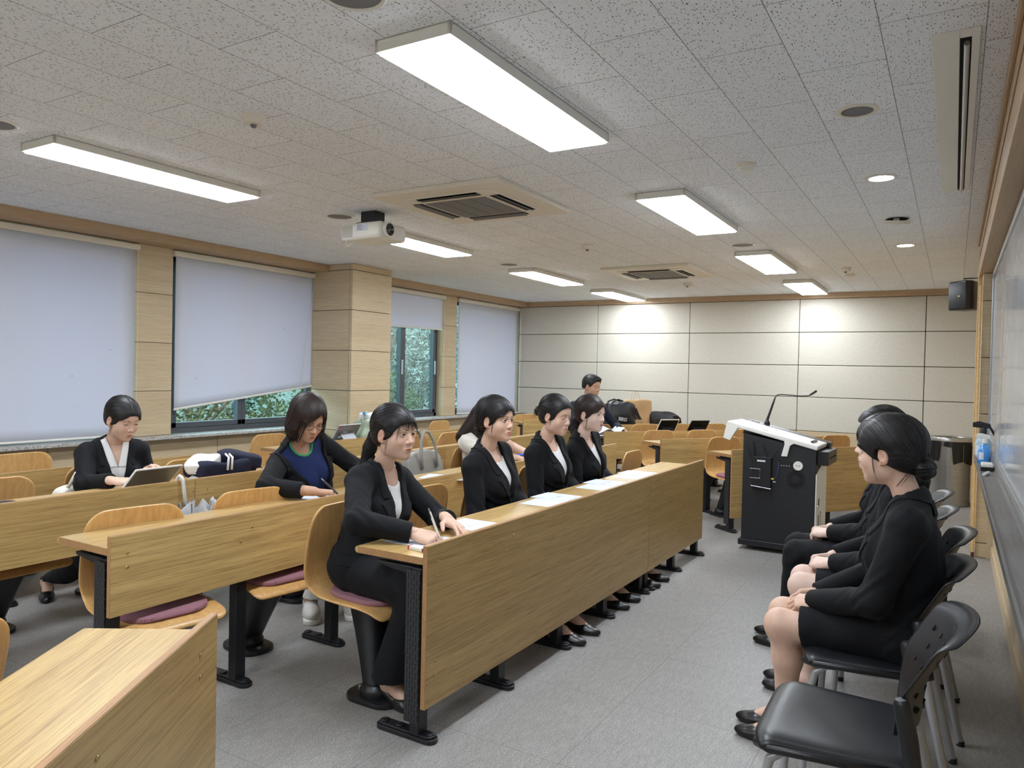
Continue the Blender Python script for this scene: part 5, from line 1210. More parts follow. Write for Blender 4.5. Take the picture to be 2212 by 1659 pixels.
def hair_mesh(style, hfn_head, h, seed):
    f = hair_fn(style, hfn_head); st = style.get('kind', 'bun'); rng = np.random.RandomState(seed)
    lo, hi = (-.20, -.115, -.11), (.115, .115, .155)
    if st == 'long': lo = (-.24, -.14, -.46)
    if st == 'bob': lo = (-.17, -.13, -.20)
    if st == 'pony': lo = (min(p[0] for p in style['tail']) - .06, -.13, min(p[2] for p in style['tail']) - .05)
    if style.get('bun'): c, r = style['bun']; lo = tuple(min(lo[i], c[i] - r - .02) for i in range(3))
    v, F = polygonise(f, lo, hi, h)
    n0 = np.clip(0.30 + 0.22 * np.sin(np.arctan2(v[:, 1], v[:, 2] + .3 * v[:, 0]) * 60) * np.sin(v[:, 0] * 90) + rng.normal(0, .08, len(v)), 0, 1)
    parts = [(v, F, 0, np.repeat(n0[:, None], 3, 1))]
    G = np.array(style.get('gather', (-.105, 0, -.03)), float)
    # loose strands laid over the surface
    S_ = style.get('n', 620); p = v[rng.choice(len(v), S_)].copy(); L = [p.copy()]; K = 9
    step = style.get('step', .011)
    def grad(p):
        e = .002; g = np.stack([f((p + np.eye(3)[i] * e).astype(F32)) - f((p - np.eye(3)[i] * e).astype(F32)) for i in range(3)], 1); return g / (np.linalg.norm(g, axis=1, keepdims=True) + 1e-9)
    for k in range(K - 1):
        g = grad(p)
        dr = (G - p) if st in ('bun', 'pony') else (np.array([0.0, 0, -1.0]) + 0 * p if st != 'short' else np.stack([p[:, 0] * 0 + .8, p[:, 1] * 2 + .3, -.3 + 0 * p[:, 0]], 1))
        dr = dr / (np.linalg.norm(dr, axis=1, keepdims=True) + 1e-9)
        dr = dr - (dr * g).sum(1, keepdims=True) * g; dr /= np.linalg.norm(dr, axis=1, keepdims=True) + 1e-9
        p = p + dr * step; d = f(p.astype(F32))[:, None]; p = p - g * np.clip(d - .0004, -.006, .006); L.append(p.copy())
    L = np.stack(L, 1); R = np.ones((S_, K)) * rng.uniform(.0004, .0010, (S_, 1)) * np.sin(np.linspace(.25, PI - .1, K))[None]
    sv, sf = strands(L, R, 4); parts.append((sv, sf, 0, np.repeat(np.repeat(rng.uniform(.2, .9, S_), K * 4)[:, None], 3, 1)))
    # fly-away hairs on the crown and free locks
    fl = []; fr = []
    for q in v[rng.choice(len(v), style.get('fly', 26))]:
        if q[2] < .03 and st != 'long': continue
        nrm = q / np.linalg.norm(q); dd = (G - q); dd /= np.linalg.norm(dd)
        fl.append([q + nrm * (.001 + .006 * math.sin(s * PI)) + dd * .05 * s for s in np.linspace(0, 1, 9)]); fr.append(np.ones(9) * .00028)
    for lock in style.get('locks', []):
        (a, b, c, n, wd, rr) = lock; a, b, c = map(np.array, (a, b, c))
        for k in range(n):
            yy_ = (k / max(n - 1, 1) - .5) * wd * 2 + rng.normal(0, wd * .15); o = np.array([rng.normal(0, min(wd * .25, .003)) - (8 * yy_ * yy_ if wd > .03 else 0), yy_, 0]); e = o * rng.uniform(.7, 1.2) + rng.normal(0, .002, 3)
            fl.append([(1 - s) ** 2 * (a + o) + 2 * s * (1 - s) * (b + o) + s * s * (c + e) for s in np.linspace(0, 1, 9)]); fr.append(rr * np.sin(np.linspace(.9, PI - .05, 9)))
    if fl:
        sv, sf = strands(np.array(fl), np.array(fr), 4); parts.append((sv, sf, 0, np.full((len(sv), 3), .35)))
    return parts

# ------------------------------------------------------------------ hands
FING = (((.088, .026, .004), (.040, .024, .020), .0084), ((.092, .006, .006), (.044, .027, .021), .0086), ((.087, -.014, .004), (.040, .026, .020), .0082), ((.078, -.031, 0), (.031, .019, .018), .0072))
CURL = {'flat': ((6, 10, 6),) * 4, 'relax': ((22, 28, 16), (26, 30, 18), (30, 34, 20), (34, 36, 20)), 'write': ((42, 42, 22), (52, 50, 28), (64, 60, 34), (70, 64, 34)),
        'clasp': ((48, 62, 30), (52, 64, 32), (54, 64, 32), (54, 62, 30)), 'hold': ((30, 20, 12), (32, 22, 12), (34, 24, 14), (36, 26, 14)), 'splay': ((8, 14, 8), (5, 12, 8), (6, 14, 8), (10, 16, 8))}
THUMB = {'flat': (0.62, 0.74, -.15), 'relax': (0.74, 0.58, -.32), 'write': (0.86, 0.12, -.50), 'clasp': (0.80, 0.30, -.50), 'hold': (0.80, 0.40, -.45), 'splay': (0.55, 0.80, -.12)}
def hand_mesh(wrist, fwd, dors, right, curl, h, sc=1.0):
    ts = 1.0 if right else -1.0; segs = []
    for i, (kn, ln, r) in enumerate(FING):
        k = np.array([kn[0], kn[1] * ts, kn[2]]); segs.append(((0.004, kn[1] * .55 * ts, 0), tuple(k), .0135, .0108, .012))
        a = 0.0; p = k; spread = ts * ((1.2 - i) * .05 if curl != 'splay' else (1.4 - i) * .16)
        for j in range(3):
            a += math.radians(CURL[curl][i][j]); d = np.array([math.cos(a) * math.cos(spread), math.sin(spread) * math.cos(a * .6), -math.sin(a)]); q = p + d * ln[j]
            segs.append((tuple(p), tuple(q), r * (1 - .10 * j), r * (.90 - .11 * j), .004)); p = q
    td = np.array(THUMB[curl]) * np.array([1, ts, 1]); td /= np.linalg.norm(td); b = np.array([.020, .022 * ts, -.006]); t1 = b + td * .042
    td2 = td + np.array([.35, -.35 * ts, -.05]); td2 /= np.linalg.norm(td2); t2 = t1 + td2 * .031; t3 = t2 + td2 * .025
    segs += [(tuple(b), tuple(t1), .0145, .0112, .012), (tuple(t1), tuple(t2), .0105, .0092, .004), (tuple(t2), tuple(t3), .0092, .0074, .004)]
    def f(P):
        d = ell(P, (-.012, 0, -.001), (.040, .0255, .0185)); d = smin(d, rc(P, (-.032, 0, 0), (-.01, 0, 0), .0235, .0235), .015)
        d = smin(d, ell(P, (.048, -.004 * ts, -.004), (.045, .036, .0135)), .010); d = smin(d, ell(P, (.030, .020 * ts, -.010), (.030, .016, .013)), .010)
        for a_, b_, ra, rb, k in segs: d = smin(d, rc(P, a_, b_, ra, rb), k)
        return d
    v, F = polygonise(f, (-.075, -.115, -.12), (.20, .115, .05), h)
    t = np.ones((len(v), 3)); tips = np.zeros(len(v))
    for a_, b_, ra, rb, k in segs:
        if k == .004: tips = np.maximum(tips, np.exp(-(np.linalg.norm(v - np.array(b_), axis=1) / .008) ** 2) * .5)
    t *= 1 - tips[:, None] * np.array([0.0, .14, .12])
    fw = np.array(fwd, float); fw /= np.linalg.norm(fw); dz = np.array(dors, float); dz -= fw * (dz @ fw); dz /= np.linalg.norm(dz); dy = np.cross(dz, fw)
    return v * sc @ np.stack([fw, dy, dz]) + np.array(wrist), F, t

# ------------------------------------------------------------------ a person
def ik(S_, T, l1, l2, hint):
    S_, T, hint = map(lambda q: np.array(q, float), (S_, T, hint)); d = T - S_; L = np.linalg.norm(d)
    if L > (l1 + l2) * .999: T = S_ + d / L * (l1 + l2) * .999; d = T - S_; L = np.linalg.norm(d)
    a = (l1 * l1 - l2 * l2 + L * L) / (2 * L); hh = math.sqrt(max(l1 * l1 - a * a, 0)); u = d / L
    hint = hint - u * (hint @ u); hint /= np.linalg.norm(hint) + 1e-9
    return S_ + u * a + hint * hh, T
def shoe_parts(kind, M4, h=.0032):
    def tr(v): return v @ M4[0].T + M4[1]
    out = []
    if kind in ('pump', 'loafer'):
        he = .038 if kind == 'pump' else .012
        def zs(x): return he * np.clip((.055 - x) / .085, 0, 1) ** 1.2
        def f(P):
            x, y, z = P.T; Q = P.copy(); Q[:, 2] -= zs(x)
            d = ell(Q, (.105, 0, .018), (.088, .039, .028)); d = smin(d, ell(Q, (-.028, 0, .030), (.040, .031, .038)), .02); d = smin(d, rc(Q, (-.01, 0, .025), (.10, 0, .020), .030, .034), .02)
            d = smax(d, -Q[:, 2], .004)
            op = ell(Q, (.040 if kind == 'pump' else .02, 0, .066), (.082 if kind == 'pump' else .06, .0275, .046))
            d = smax(d, -op, .004)
            if kind == 'pump': d = smin(d, np.maximum(rc(P, (-.046, 0, -.005), (-.044, 0, .045), .0115, .021), -z), .006)
            else: d = smin(d, np.maximum(rc(P, (-.035, 0, .006), (-.02, 0, .006), .026, .026), np.abs(z - .006) - .006), .004)
            return d
        v, F = polygonise(f, (-.08, -.05, -.004), (.205, .05, .12), h); out.append((tr(v), F, 0, None))
    return out
def person(label, loc, yaw, spec):
    """spec positions are world coordinates; the figure is built in the frame of its root"""
    root = thing('person', label, 'person', (loc[0], loc[1], 0), yaw, spec.get('group'))
    cy, sy = math.cos(-yaw), math.sin(-yaw)
    def W2L(p): p = np.array(p, float) - np.array([loc[0], loc[1], 0]); return np.array([cy * p[0] - sy * p[1], sy * p[0] + cy * p[1], p[2]])
    def D2L(d): d = np.array(d, float); return np.array([cy * d[0] - sy * d[1], sy * d[0] + cy * d[1], d[2]])
    male = spec.get('male', False); sk = spec.get('skin', SKIN); fine = spec.get('h', .0024)
    hip = np.array([0, 0, spec.get('hipz', .525)]); hd = W2L(spec['head'])
    # head frame
    hyaw = math.radians(spec.get('hyaw', 0)) ; hp = spec.get('pitch', 0); hr = spec.get('roll', 0)
    HR = rot('Z', math.degrees(hyaw)) @ rot('Y', hp) @ rot('X', hr)
    hs = spec.get('hs', 1.0)
    # torso frame: from hip towards the neck base under the head
    nbw = hd + HR @ np.array([-.035, 0, -.115]) * hs + np.array([-.018, 0, -.045])
    ax = nbw - hip; TL = np.linalg.norm(ax); tz = ax / TL; ty = np.array([0, 1.0, 0]); ty -= tz * (ty @ tz); ty /= np.linalg.norm(ty); tx = np.cross(ty, tz); TR = np.stack([tx, ty, tz], 1)
    tyaw = spec.get('tyaw', 0); TR = TR @ rot('Z', tyaw)
    s = TL / .475; bw = spec.get('bw', 1.0)
    TI = TR.astype(F32); hipf = hip.astype(F32)
    def toT(P): return (P - hipf) @ TI
    def T2L(p): return hip + TR @ np.array(p, float)
    shw = (.145 if not male else .178) * bw
    SH = {q: T2L((-.012, q * shw, .405 * s)) for q in (1, -1)}
    arms = {}
    for q, key in ((-1, 'R'), (1, 'L')):
        a = spec['arms'].get(key)
        if a is None: continue
        wr = W2L(a[0]); el, wr = ik(SH[q], wr, .275 * s, .245 * s, D2L(a[4] if len(a) > 4 else (0, 0, -1)))
        arms[q] = (el, wr, D2L(a[1]), D2L(a[2]), a[3])
    def torso(P, o=0.0, broad=0.0):
        Q = toT(P); Qm = Q.copy(); Qm[:, 1] = np.abs(Qm[:, 1])
        m = 1.12 if male else 1.0
        d = ell(Qm, (-.010, 0, .02), (.112 + o, (.165 * bw + o), .115 + o))
        d = smin(d, ell(Qm, (0, 0, .17 * s), (.090 * bw + o + broad, .122 * bw * m + o + broad, .14)), .06)
        d = smin(d, ell(Qm, (0, 0, .30 * s), (.098 * bw + o, .138 * bw * m + o, .14)), .06)
        if not male: d = smin(d, ell(Qm, (.068, .060, .275 * s), (.050 + o, .056 + o, .052 + o)), .05)
        sw = shw - .02
        d = smin(d, rc(Qm, (-.012, 0, .402 * s), (-.012, sw, .405 * s), .058 + o, .046 + o), .045)
        d = smin(d, rc(Qm, (-.022, 0, .475 * s), (-.014, sw * .85, .420 * s), .046 + o, .034 + o), .045)
        return d, Q, Qm
    # ---- body
    nl = HR.T @ (T2L((-.018, 0, .455 * s)) - hd) / hs
    hf = head_fn(nl, male, spec.get('jaw', 1.0))
    lo = np.minimum(np.array([-.125, -.10, -.15]), nl - .075); hi = np.maximum(np.array([.125, .10, .14]), nl + .06)
    hv, hF = polygonise(hf, lo, hi, fine)
    tint = head_tint(hv, spec.get('lips', (0.80, 0.50, 0.50)))
    toL = lambda v: v * hs @ HR.T + hd
    body = [(toL(hv), hF, 0, tint)]
    op = spec.get('eye', (20, -13)); gz = Vector((1, spec.get('gaze', (0, 0))[0], spec.get('gaze', (0, 0))[1]))
    lashes = []
    for sd in (1, -1):
        for up, e in ((True, op[0]), (False, op[1])):
            v, F, edge = lid(sd, up, e); tn = np.ones((len(v), 3)) * (np.array([.93, .88, .87]) if up else np.array([.97, .93, .92])); body.append((toL(v), F, 0, tn))
            if up: lashes.append([q for q in edge[1:-1]])
    def tors(P): return torso(P, -.004)[0]
    def limbs(P):
        d = tors(P)
        for q, (el, wr, fw, do, cu) in arms.items():
            d = smin(d, rc(P, SH[q], el, .046, .038), .03); d = smin(d, rc(P, el, wr, .038, .025), .01)
        return d
    pts = np.array([hip, T2L((0, .2, .45)), T2L((0, -.2, .45))] + [p for a in arms.values() for p in a[:2]]); blo, bhi = pts.min(0) - .16, pts.max(0) + .10
    v, F = polygonise(limbs, blo, bhi, .0065); body.append((v, F, 0, np.ones((len(v), 3))))
    legs = {q: tuple(W2L(p) for p in spec['legs'][k]) for q, k in ((-1, 'R'), (1, 'L'))} if 'legs' in spec else {}
    HJ = {q: hip + np.array([.01, q * .088, -.005]) for q in (1, -1)}
    if legs:
        def legf(P):
            d = None
            for q, (kn, an) in legs.items():
                kn_, an_ = np.array(kn), np.array(an); md = kn_ * .68 + an_ * .32 + np.array([-.018, 0, 0])
                e = rc(P, HJ[q], kn_, .082, .055); e = smin(e, rc(P, kn_, md, .050, .053), .03); e = smin(e, rc(P, md, an_, .050, .032), .03); e = smin(e, ell(P, kn_ + np.array([.012, 0, .0]), (.046, .046, .055)), .02)
                ft = D2L(spec.get('feet', (1, 0, 0))); ft = ft / np.linalg.norm(ft)
                e = smin(e, rc(P, an_, an_ + ft * .10 + np.array([0, 0, -.052]), .034, .024), .02); e = smin(e, rc(P, an_, an_ - ft * .028 + np.array([0, 0, -.045]), .031, .026), .02)
                d = e if d is None else smin(d, e, .01)
            return d
        pts = np.array(list(HJ.values()) + [p for l in legs.values() for p in l]); v, F = polygonise(legf, pts.min(0) - .14, pts.max(0) + .14, .006)
        body.append((v, F, 0, np.ones((len(v), 3))))
    for q, (el, wr, fw, do, cu) in arms.items():
        if cu: v, F, t = hand_mesh(wr, fw, do, q < 0, cu, .0021 if fine < .003 else .003, spec.get('hand', .98)); body.append((v, F, 0, t))
    mesh_obj('body', body, [sk], root)
    # ---- eyes, brows, lashes
    for sd in (1, -1):
        c = (EYE_C[0], sd * EYE_C[1], 0); v, F = uvsphere(c, EYE_R); cv, cF = cap_mesh(c, EYE_R + .0002, gz, .0060)
        mesh_obj('eye', [(toL(v), F, 0, None), (toL(cv), cF, 1, None)], [SCL, IRIS], root)
    for sd, e in zip((1, -1), lashes):
        L = np.array(e); L = L + (L - np.array([EYE_C[0], sd * EYE_C[1], 0])) * .02
        sv, sf = strands(L[None], np.full((1, len(L)), .00085 if not male else .0006) * np.sin(np.linspace(.5, PI - .3, len(L)))[None], 5); mesh_obj('eyelash', [(toL(sv), sf, 0, None)], [LASH], root)
        by = np.linspace(.013, .050, 11); bz = .0195 + .0035 * np.sin((by - .013) / .037 * 2.3) - .0035 * ((by - .013) / .037) ** 2
        P_ = np.array([[surf_x(hf, sd * a, b) + .0002, sd * a, b] for a, b in zip(by, bz)]); w = (.0031 if not male else .0042) * np.sin(np.linspace(.7, PI - .15, 11)) ** .6
        bp = []; bF = []
        for i in range(11): bp += [P_[i] + [0, 0, w[i]], P_[i] + [.0007, 0, 0], P_[i] - [0, 0, w[i]]]
        for i in range(10): bF += [(i * 3, i * 3 + 1, i * 3 + 4, i * 3 + 3), (i * 3 + 1, i * 3 + 2, i * 3 + 5, i * 3 + 4)]
        mesh_obj('eyebrow', [(toL(np.array(bp)), np.array(bF), 0, None)], [BROWM], root)
    # ---- hair
    hp_ = hair_mesh(spec['hair'], head_fn(nl, male, spec.get('jaw', 1.0), False), max(fine, .0026), int(abs(loc[0] * 100) + loc[1] * 10))
    mesh_obj('hair', [(toL(v), F, m, t) for v, F, m, t in hp_], [spec.get('haircol', HAIR)], root)
    if spec.get('glasses'):
        g = MB()
        for sd in (1, -1):
            ring = [Vector((.097 - .006 * abs(math.cos(a)), sd * .034 + .0235 * math.cos(a), -.004 + .0165 * math.sin(a))) for a in np.linspace(0, 2 * PI, 29)]
            g.tube([Vector(toL(np.array(q)[None])[0]) for q in ring], .0013, 6)
            g.tube([Vector(toL(np.array(q)[None])[0]) for q in ((.091, sd * .057, .0), (.05, sd * .076, .002), (-.01, sd * .079, .0))], .0013, 6)
        g.tube([Vector(toL(np.array(q)[None])[0]) for q in ((.097, -.011, 0), (.1, 0, .002), (.097, .011, 0))], .0012, 6)
        go = obj('eyeglasses', g, M['black'], root, smooth=True)
        for sd in (1, -1):
            v, F = cap_mesh((0, 0, 0), 1, (1, 0, 0), .999); q = np.stack([.095 + 0 * v[:, 0], sd * .034 + .023 * v[:, 1], -.004 + .016 * v[:, 2]], 1); mesh_obj('lens', [(toL(q), F, 0, None)], [M['clear']], go)
    if spec.get('earring'):
        for sd in (1, -1):
            v, F = uvsphere((.0, sd * .0785, -.040), .0028, 10, 6); v2, F2 = uvsphere((-.006, sd * .081, -.030), .002, 10, 6); mesh_obj('earring', [(toL(v), F, 0, None), (toL(v2), F2, 0, None)], [GOLD], root)
    # ---- clothes
    top = spec.get('top', 'blazer'); zb = (spec.get('button', .13) + .035) * s; slope = spec.get('vslope', .20); hc = .0055 if fine < .003 else .007
    zoff = spec.get('hem', -.07)
    neck_a, neck_b = T2L((-.018, 0, .40 * s)), hd + HR @ np.array([-.026, 0, -.062]) * hs
    if spec.get('shirt', 'scoop') and top != 'tee':
        nk = spec.get('shirt', 'scoop'); nz = {'scoop': .400, 'vee': .33, 'crew': .41}[nk] * s
        def shirt(P):
            d, Q, Qm = torso(P, .004)
            if nk == 'vee': cut = np.maximum(Qm[:, 1] - np.maximum((Q[:, 2] - nz) * .30, -.01), -Q[:, 0])
            elif nk == 'crew': cut = ell(Q, (.06, 0, .49 * s), (.085, .080, .49 * s - nz))
            else: cut = ell(Q, (.075, 0, .48 * s), (.10, .082, .48 * s - nz))
            d = np.maximum(d, -cut); d = np.maximum(d, -(Q[:, 2] - .02)); d = np.maximum(d, rc(P, neck_a, neck_b, .064, .06) * -1)
            if spec.get('ruffle'): d = d - .003 * np.sin(Q[:, 1] * 260) * np.exp(-((Q[:, 1]) / .05) ** 2)
            return d
        c0 = T2L((.02, 0, .23 * s)); v, F = polygonise(shirt, c0 - .27, c0 + .27, .005)
        sm = [spec.get('shirtmat', BLOUSE)]; so = mesh_obj('shirt', [(v, F, 0, None)], sm, root)
        if nk == 'crew':
            def band(P):
                d, Q, Qm = torso(P, .0065); e = ell(Q, (.06, 0, .49 * s), (.085, .080, .49 * s - nz)); d = np.maximum(d, np.abs(e + .001) - .0055); return np.maximum(d, -(torso(P, -.002)[0]))
            v, F = polygonise(band, T2L((.05, 0, .44 * s)) - .14, T2L((.05, 0, .44 * s)) + .14, .003); mesh_obj('neck_band', [(v, F, 0, None)], [GREENT], so)
        if nk == 'vee':
            def flap(P):
                d, Q, Qm = torso(P, .0105); y = Qm[:, 1]; z = Q[:, 2]; e = y - np.maximum((z - nz) * .30, -.01)
                reg = np.maximum(np.maximum(-e - .002, e - .040 * np.clip((z - nz + .06) / .06, 0, 1)), np.maximum(nz + .01 - z, -Q[:, 0] + .0)); d = np.maximum(d, reg); return np.maximum(d, -torso(P, .003)[0])
            v, F = polygonise(flap, T2L((.06, 0, .40 * s)) - .15, T2L((.06, 0, .40 * s)) + .15, .0032); mesh_obj('collar', [(v, F, 0, None)], sm, so)
            for k in range(3):
                p = T2L((.0, 0.004, nz - .075 - .055 * k)); dv = TR[:, 0]; q = p.copy()
                for _ in range(60):
                    if shirt(q[None].astype(F32))[0] > 0.0005 and _ > 10: break
                    q = q + dv * .003
                v, F = uvsphere(q, .0045, 10, 6); mesh_obj('button', [(v, F, 0, None)], [M['white']], so)
    def sleeves(P, o, stop=None, fold=.0035):
        d = None
        for q, (el, wr, fw, do, cu) in arms.items():
            S0 = SH[q]; e = rc(P, S0, el, .052 + o, .045 + o)
            if stop is None:
                dirv = (wr - el) / np.linalg.norm(wr - el); cw = wr + dirv * spec.get('cuff', -.012)
                e2 = rc(P, el, cw + dirv * .05, .045 + o, .034 + o)
                tt = (P - el.astype(F32)) @ dirv.astype(F32)
                e2 = np.maximum(e2, (P - cw.astype(F32)) @ dirv.astype(F32))
                e = smin(e, e2, .02)
            else:
                dirv = (el - S0) / np.linalg.norm(el - S0); cw = S0 + (el - S0) * stop; e = np.maximum(rc(P, S0, el, .054 + o, .056 + o), (P - cw.astype(F32)) @ dirv.astype(F32))
            qv = P - el.astype(F32); rr = np.linalg.norm(qv, axis=1)
            ph = qv @ np.array([70, 38, 95], F32) + 2.0 * np.sin(qv @ np.array([40, -60, 25], F32)); e = e - fold * np.sin(ph) * np.exp(-(rr / .11) ** 2)
            ps = P - S0.astype(F32); e = e - fold * .5 * np.sin(ps @ np.array([30, 80, 55], F32)) * np.exp(-(np.linalg.norm(ps, axis=1) / .14) ** 2)
            d = e if d is None else np.minimum(d, e)
        return d
    allp = np.array([T2L((0, .23, .5 * s)), T2L((0, -.23, .5 * s)), T2L((0.1, 0, -.1)), T2L((-.12, 0, -.1))] + [p for a in arms.values() for p in a[:2]]); clo, chi = allp.min(0) - .10, allp.max(0) + .09
    if top == 'blazer':
        loose = spec.get('loose', .0)
        def jacket(P, o=0.0, arms_too=True):
            d, Q, Qm = torso(P, .015 + o + loose * .4, .016 + loose)
            fl = ell(Qm, (.015, 0, -.005), (.135 + o, .183 * bw + o, .125)); d = smin(d, fl, .05)                     # skirt of the jacket
            d = smin(d, rc(Qm, (-.012, .06, .415 * s), (-.014, shw + .006, .412 * s), .050 + o, .036 + o), .03)          # padded shoulder
            if arms_too:
                sl = sleeves(P, .007 + o + loose * .3); d = smin(d, sl, .028) if sl is not None else d
            w = P @ np.array([28, 46, 60], F32); d = d - .0022 * np.sin(w + 3 * np.sin(P @ np.array([31, -22, 18], F32)))
            return d, Q, Qm
        hemcut = lambda Q: -(Q[:, 2] - zoff - .03 * np.clip(Q[:, 0] / .1, -1, 1))
        def vhalf(z): return np.maximum((z - zb) * slope, -.02)
        def coat(P):
            d, Q, Qm = jacket(P, 0.0, False); z = Q[:, 2]
            vee = np.maximum(np.maximum(Qm[:, 1] - vhalf(z), -Q[:, 0] + .0), -(z - zb))
            # only cut the front cloth of the trunk, not an arm in front of it
            vee = np.maximum(vee, (torso(P, .03, .02)[0]))
            d = smax(d, -vee, .002); d = np.maximum(d, hemcut(Q)); d = smax(d, -rc(P, neck_a, neck_b, .066, .062), .004)
            dn = np.maximum(Qm[:, 1] - .004 - np.maximum(zb - .03 - z, 0) * .28, np.maximum(-Q[:, 0], z - zb + .04)); dn = np.maximum(dn, torso(P, .06, .03)[0]); 
            if spec.get('open', True): d = smax(d, -dn, .002)
            sl = sleeves(P, .007 + loose * .3)
            return d if sl is None else smin(d, sl, .026)
        v, F = polygonise(coat, clo, chi, hc); jo = mesh_obj('blazer', [(v, F, 0, None)], [spec.get('suit', SUIT)], root)
        zn = .335 * s
        def lapel(P):
            d, Q, Qm = jacket(P, .0055); y, z = Qm[:, 1], Q[:, 2]; e = y - vhalf(z)
            f = np.clip((z - zb) / (zn - zb), 0, 1); lw = .010 + .062 * f ** .8; lw = np.where(z > zn + .004, .046 - .10 * np.clip(z - zn - .02, 0, 1), lw)
            reg = np.maximum(np.maximum(-e - .001, e - lw), np.maximum(zb - .004 - z, -Q[:, 0] - .012))
            notch = np.maximum(np.abs(z - zn - .006 + (e - .05) * .35) - .0065 * np.clip((e - .018) / .03, 0, 1), -(e - .018)); reg = smax(reg, -notch, .001)
            d = np.maximum(d, reg); d = np.maximum(d, z - .50 * s); sl = sleeves(P, .004)
            if sl is not None: d = np.maximum(d, -sl)
            return np.maximum(np.maximum(d, -torso(P, .006, .004)[0]), -rc(P, neck_a, neck_b, .062, .060))
        c0 = T2L((.03, 0, .30 * s)); v, F = polygonise(lapel, c0 - np.array([.20, .22, .27]), c0 + np.array([.20, .22, .27]), .0036); mesh_obj('lapel', [(v, F, 0, None)], [spec.get('suit', SUIT)], jo)
        # turned-down collar: a folded band round the neck that lies on the shoulders
        rows = []
        for th in np.linspace(-1.95, 1.95, 37):
            dv = np.array([-math.cos(th), math.sin(th)]); ct = np.array([-.024, 0.0]); bk = (1 + math.cos(th)) / 2
            r0 = .060; zt = (.452 + .026 * bk ** .8) * s; wd = .017 + .033 * (1 - bk); row = []
            p = np.array([*(ct + dv * (r0 - .004)), zt - .022]); row.append(p); row.append(np.array([*(ct + dv * r0), zt]))
            o_ = ct + dv * (r0 + wd); zz = np.linspace(.50 * s, .25 * s, 100); Q_ = np.stack([np.full(100, o_[0]), np.full(100, o_[1]), zz], 1)
            dd = jacket((hip + Q_ @ TR.T).astype(F32), .006)[0]; i_ = int(np.argmax(dd < 0)); pe = np.array([*o_, max(zz[i_], zt - .056)])
            for u in (.25, .5, .75, 1.0):
                q_ = (1 - u) * row[1] + u * pe; q_[2] += .006 * math.sin(u * PI); row.append(q_)
            rows.append([Vector(hip + TR @ q_) for q_ in row])
        obj('jacket_collar', MB().grid(rows), spec.get('suit', SUIT), jo, smooth=True, solid=.004, subd=1)
        if spec.get('pocket', True):
            for q in (1, -1):
                def pocket(P):
                    d, Q, Qm = jacket(P, .004); reg = np.maximum(np.abs(Q[:, 2] - .045 - .12 * Q[:, 0]) - .024, np.abs(Q[:, 0] - .035) - .065); return np.maximum(np.maximum(d, reg), -q * Q[:, 1] + .07)
                c0 = T2L((.035, q * .17, .045)); v, F = polygonise(pocket, c0 - .11, c0 + .11, .004)
                if len(v): mesh_obj('pocket_flap', [(v, F, 0, None)], [spec.get('suit', SUIT)], jo)
        if spec.get('cuffbtn'):
            for q, (el, wr, fw, do, cu) in arms.items():
                dirv = (wr - el) / np.linalg.norm(wr - el); sdv = np.cross(dirv, [0, 0, 1.0]) * q; sdv /= np.linalg.norm(sdv) + 1e-9
                for k in range(3):
                    c0 = wr - dirv * (.03 + .018 * k); v, F = uvsphere(c0 + D2L((0, -1, 0)) * .044, .0055, 10, 6); mesh_obj('cuff_button', [(v, F, 0, None)], [M['blackplastic']], jo)
    elif top == 'tee':
        def tee(P):
            d, Q, Qm = torso(P, .014, .02); d = smin(d, sleeves(P, .010, .72, .002), .03); w = P @ np.array([30, 50, 42], F32); d = d - .003 * np.sin(w + 3 * np.sin(P @ np.array([25, -30, 20], F32)))
            d = np.maximum(d, -(Q[:, 2] + .04)); return smax(d, -rc(P, neck_a, neck_b, .060, .058), .004)
        v, F = polygonise(tee, clo, chi, hc); to = mesh_obj('shirt', [(v, F, 0, None)], [BEIGE], root)
        def yoke(P):
            d, Q, Qm = torso(P, .0175, .022); d = np.maximum(d, np.abs(Q[:, 2] - .27 * s) - .0035); return np.maximum(np.maximum(d, -torso(P, .008)[0]), -sleeves(P, .011, .72, .002))
        v, F = polygonise(yoke, T2L((0, 0, .27 * s)) - .2, T2L((0, 0, .27 * s)) + .2, .005); mesh_obj('yoke_seam', [(v, F, 0, None)], [BEIGE], to)
    low = spec.get('low', 'trousers')
    if legs and low in ('trousers', 'white'):
        def trou(P):
            d = ell(P, hip + np.array([-.01, 0, .0]), (.122, .172 * bw, .105))
            for q, (kn, an) in legs.items():
                e = rc(P, HJ[q], kn, .094, spec.get('kneer', .076)); hemz = float(an[2]) + .025
                e2 = rc(P, kn, np.array(an) - np.array([0, 0, .03]), .070 + (spec.get('kneer', .076) - .076), spec.get('flare', .066)); e2 = np.maximum(e2, -(P[:, 2] - hemz)); e = smin(e, e2, .025)
                qv = P - np.asarray(kn, F32); e = e - .004 * np.sin(qv @ np.array([60, 30, 70], F32)) * np.exp(-(np.linalg.norm(qv, axis=1) / .13) ** 2); d = smin(d, e, .03)
            w = P @ np.array([50, 12, 20], F32); return d - .0018 * np.sin(w + 2 * np.sin(P @ np.array([20, 30, 9], F32)))
        pts = np.array([hip] + [p for l in legs.values() for p in l]); v, F = polygonise(trou, pts.min(0) - .19, pts.max(0) + .12, .007); mesh_obj('trousers', [(v, F, 0, None)], [LINENW if low == 'white' else spec.get('suit', SUIT)], root)
    elif legs and low == 'skirt':
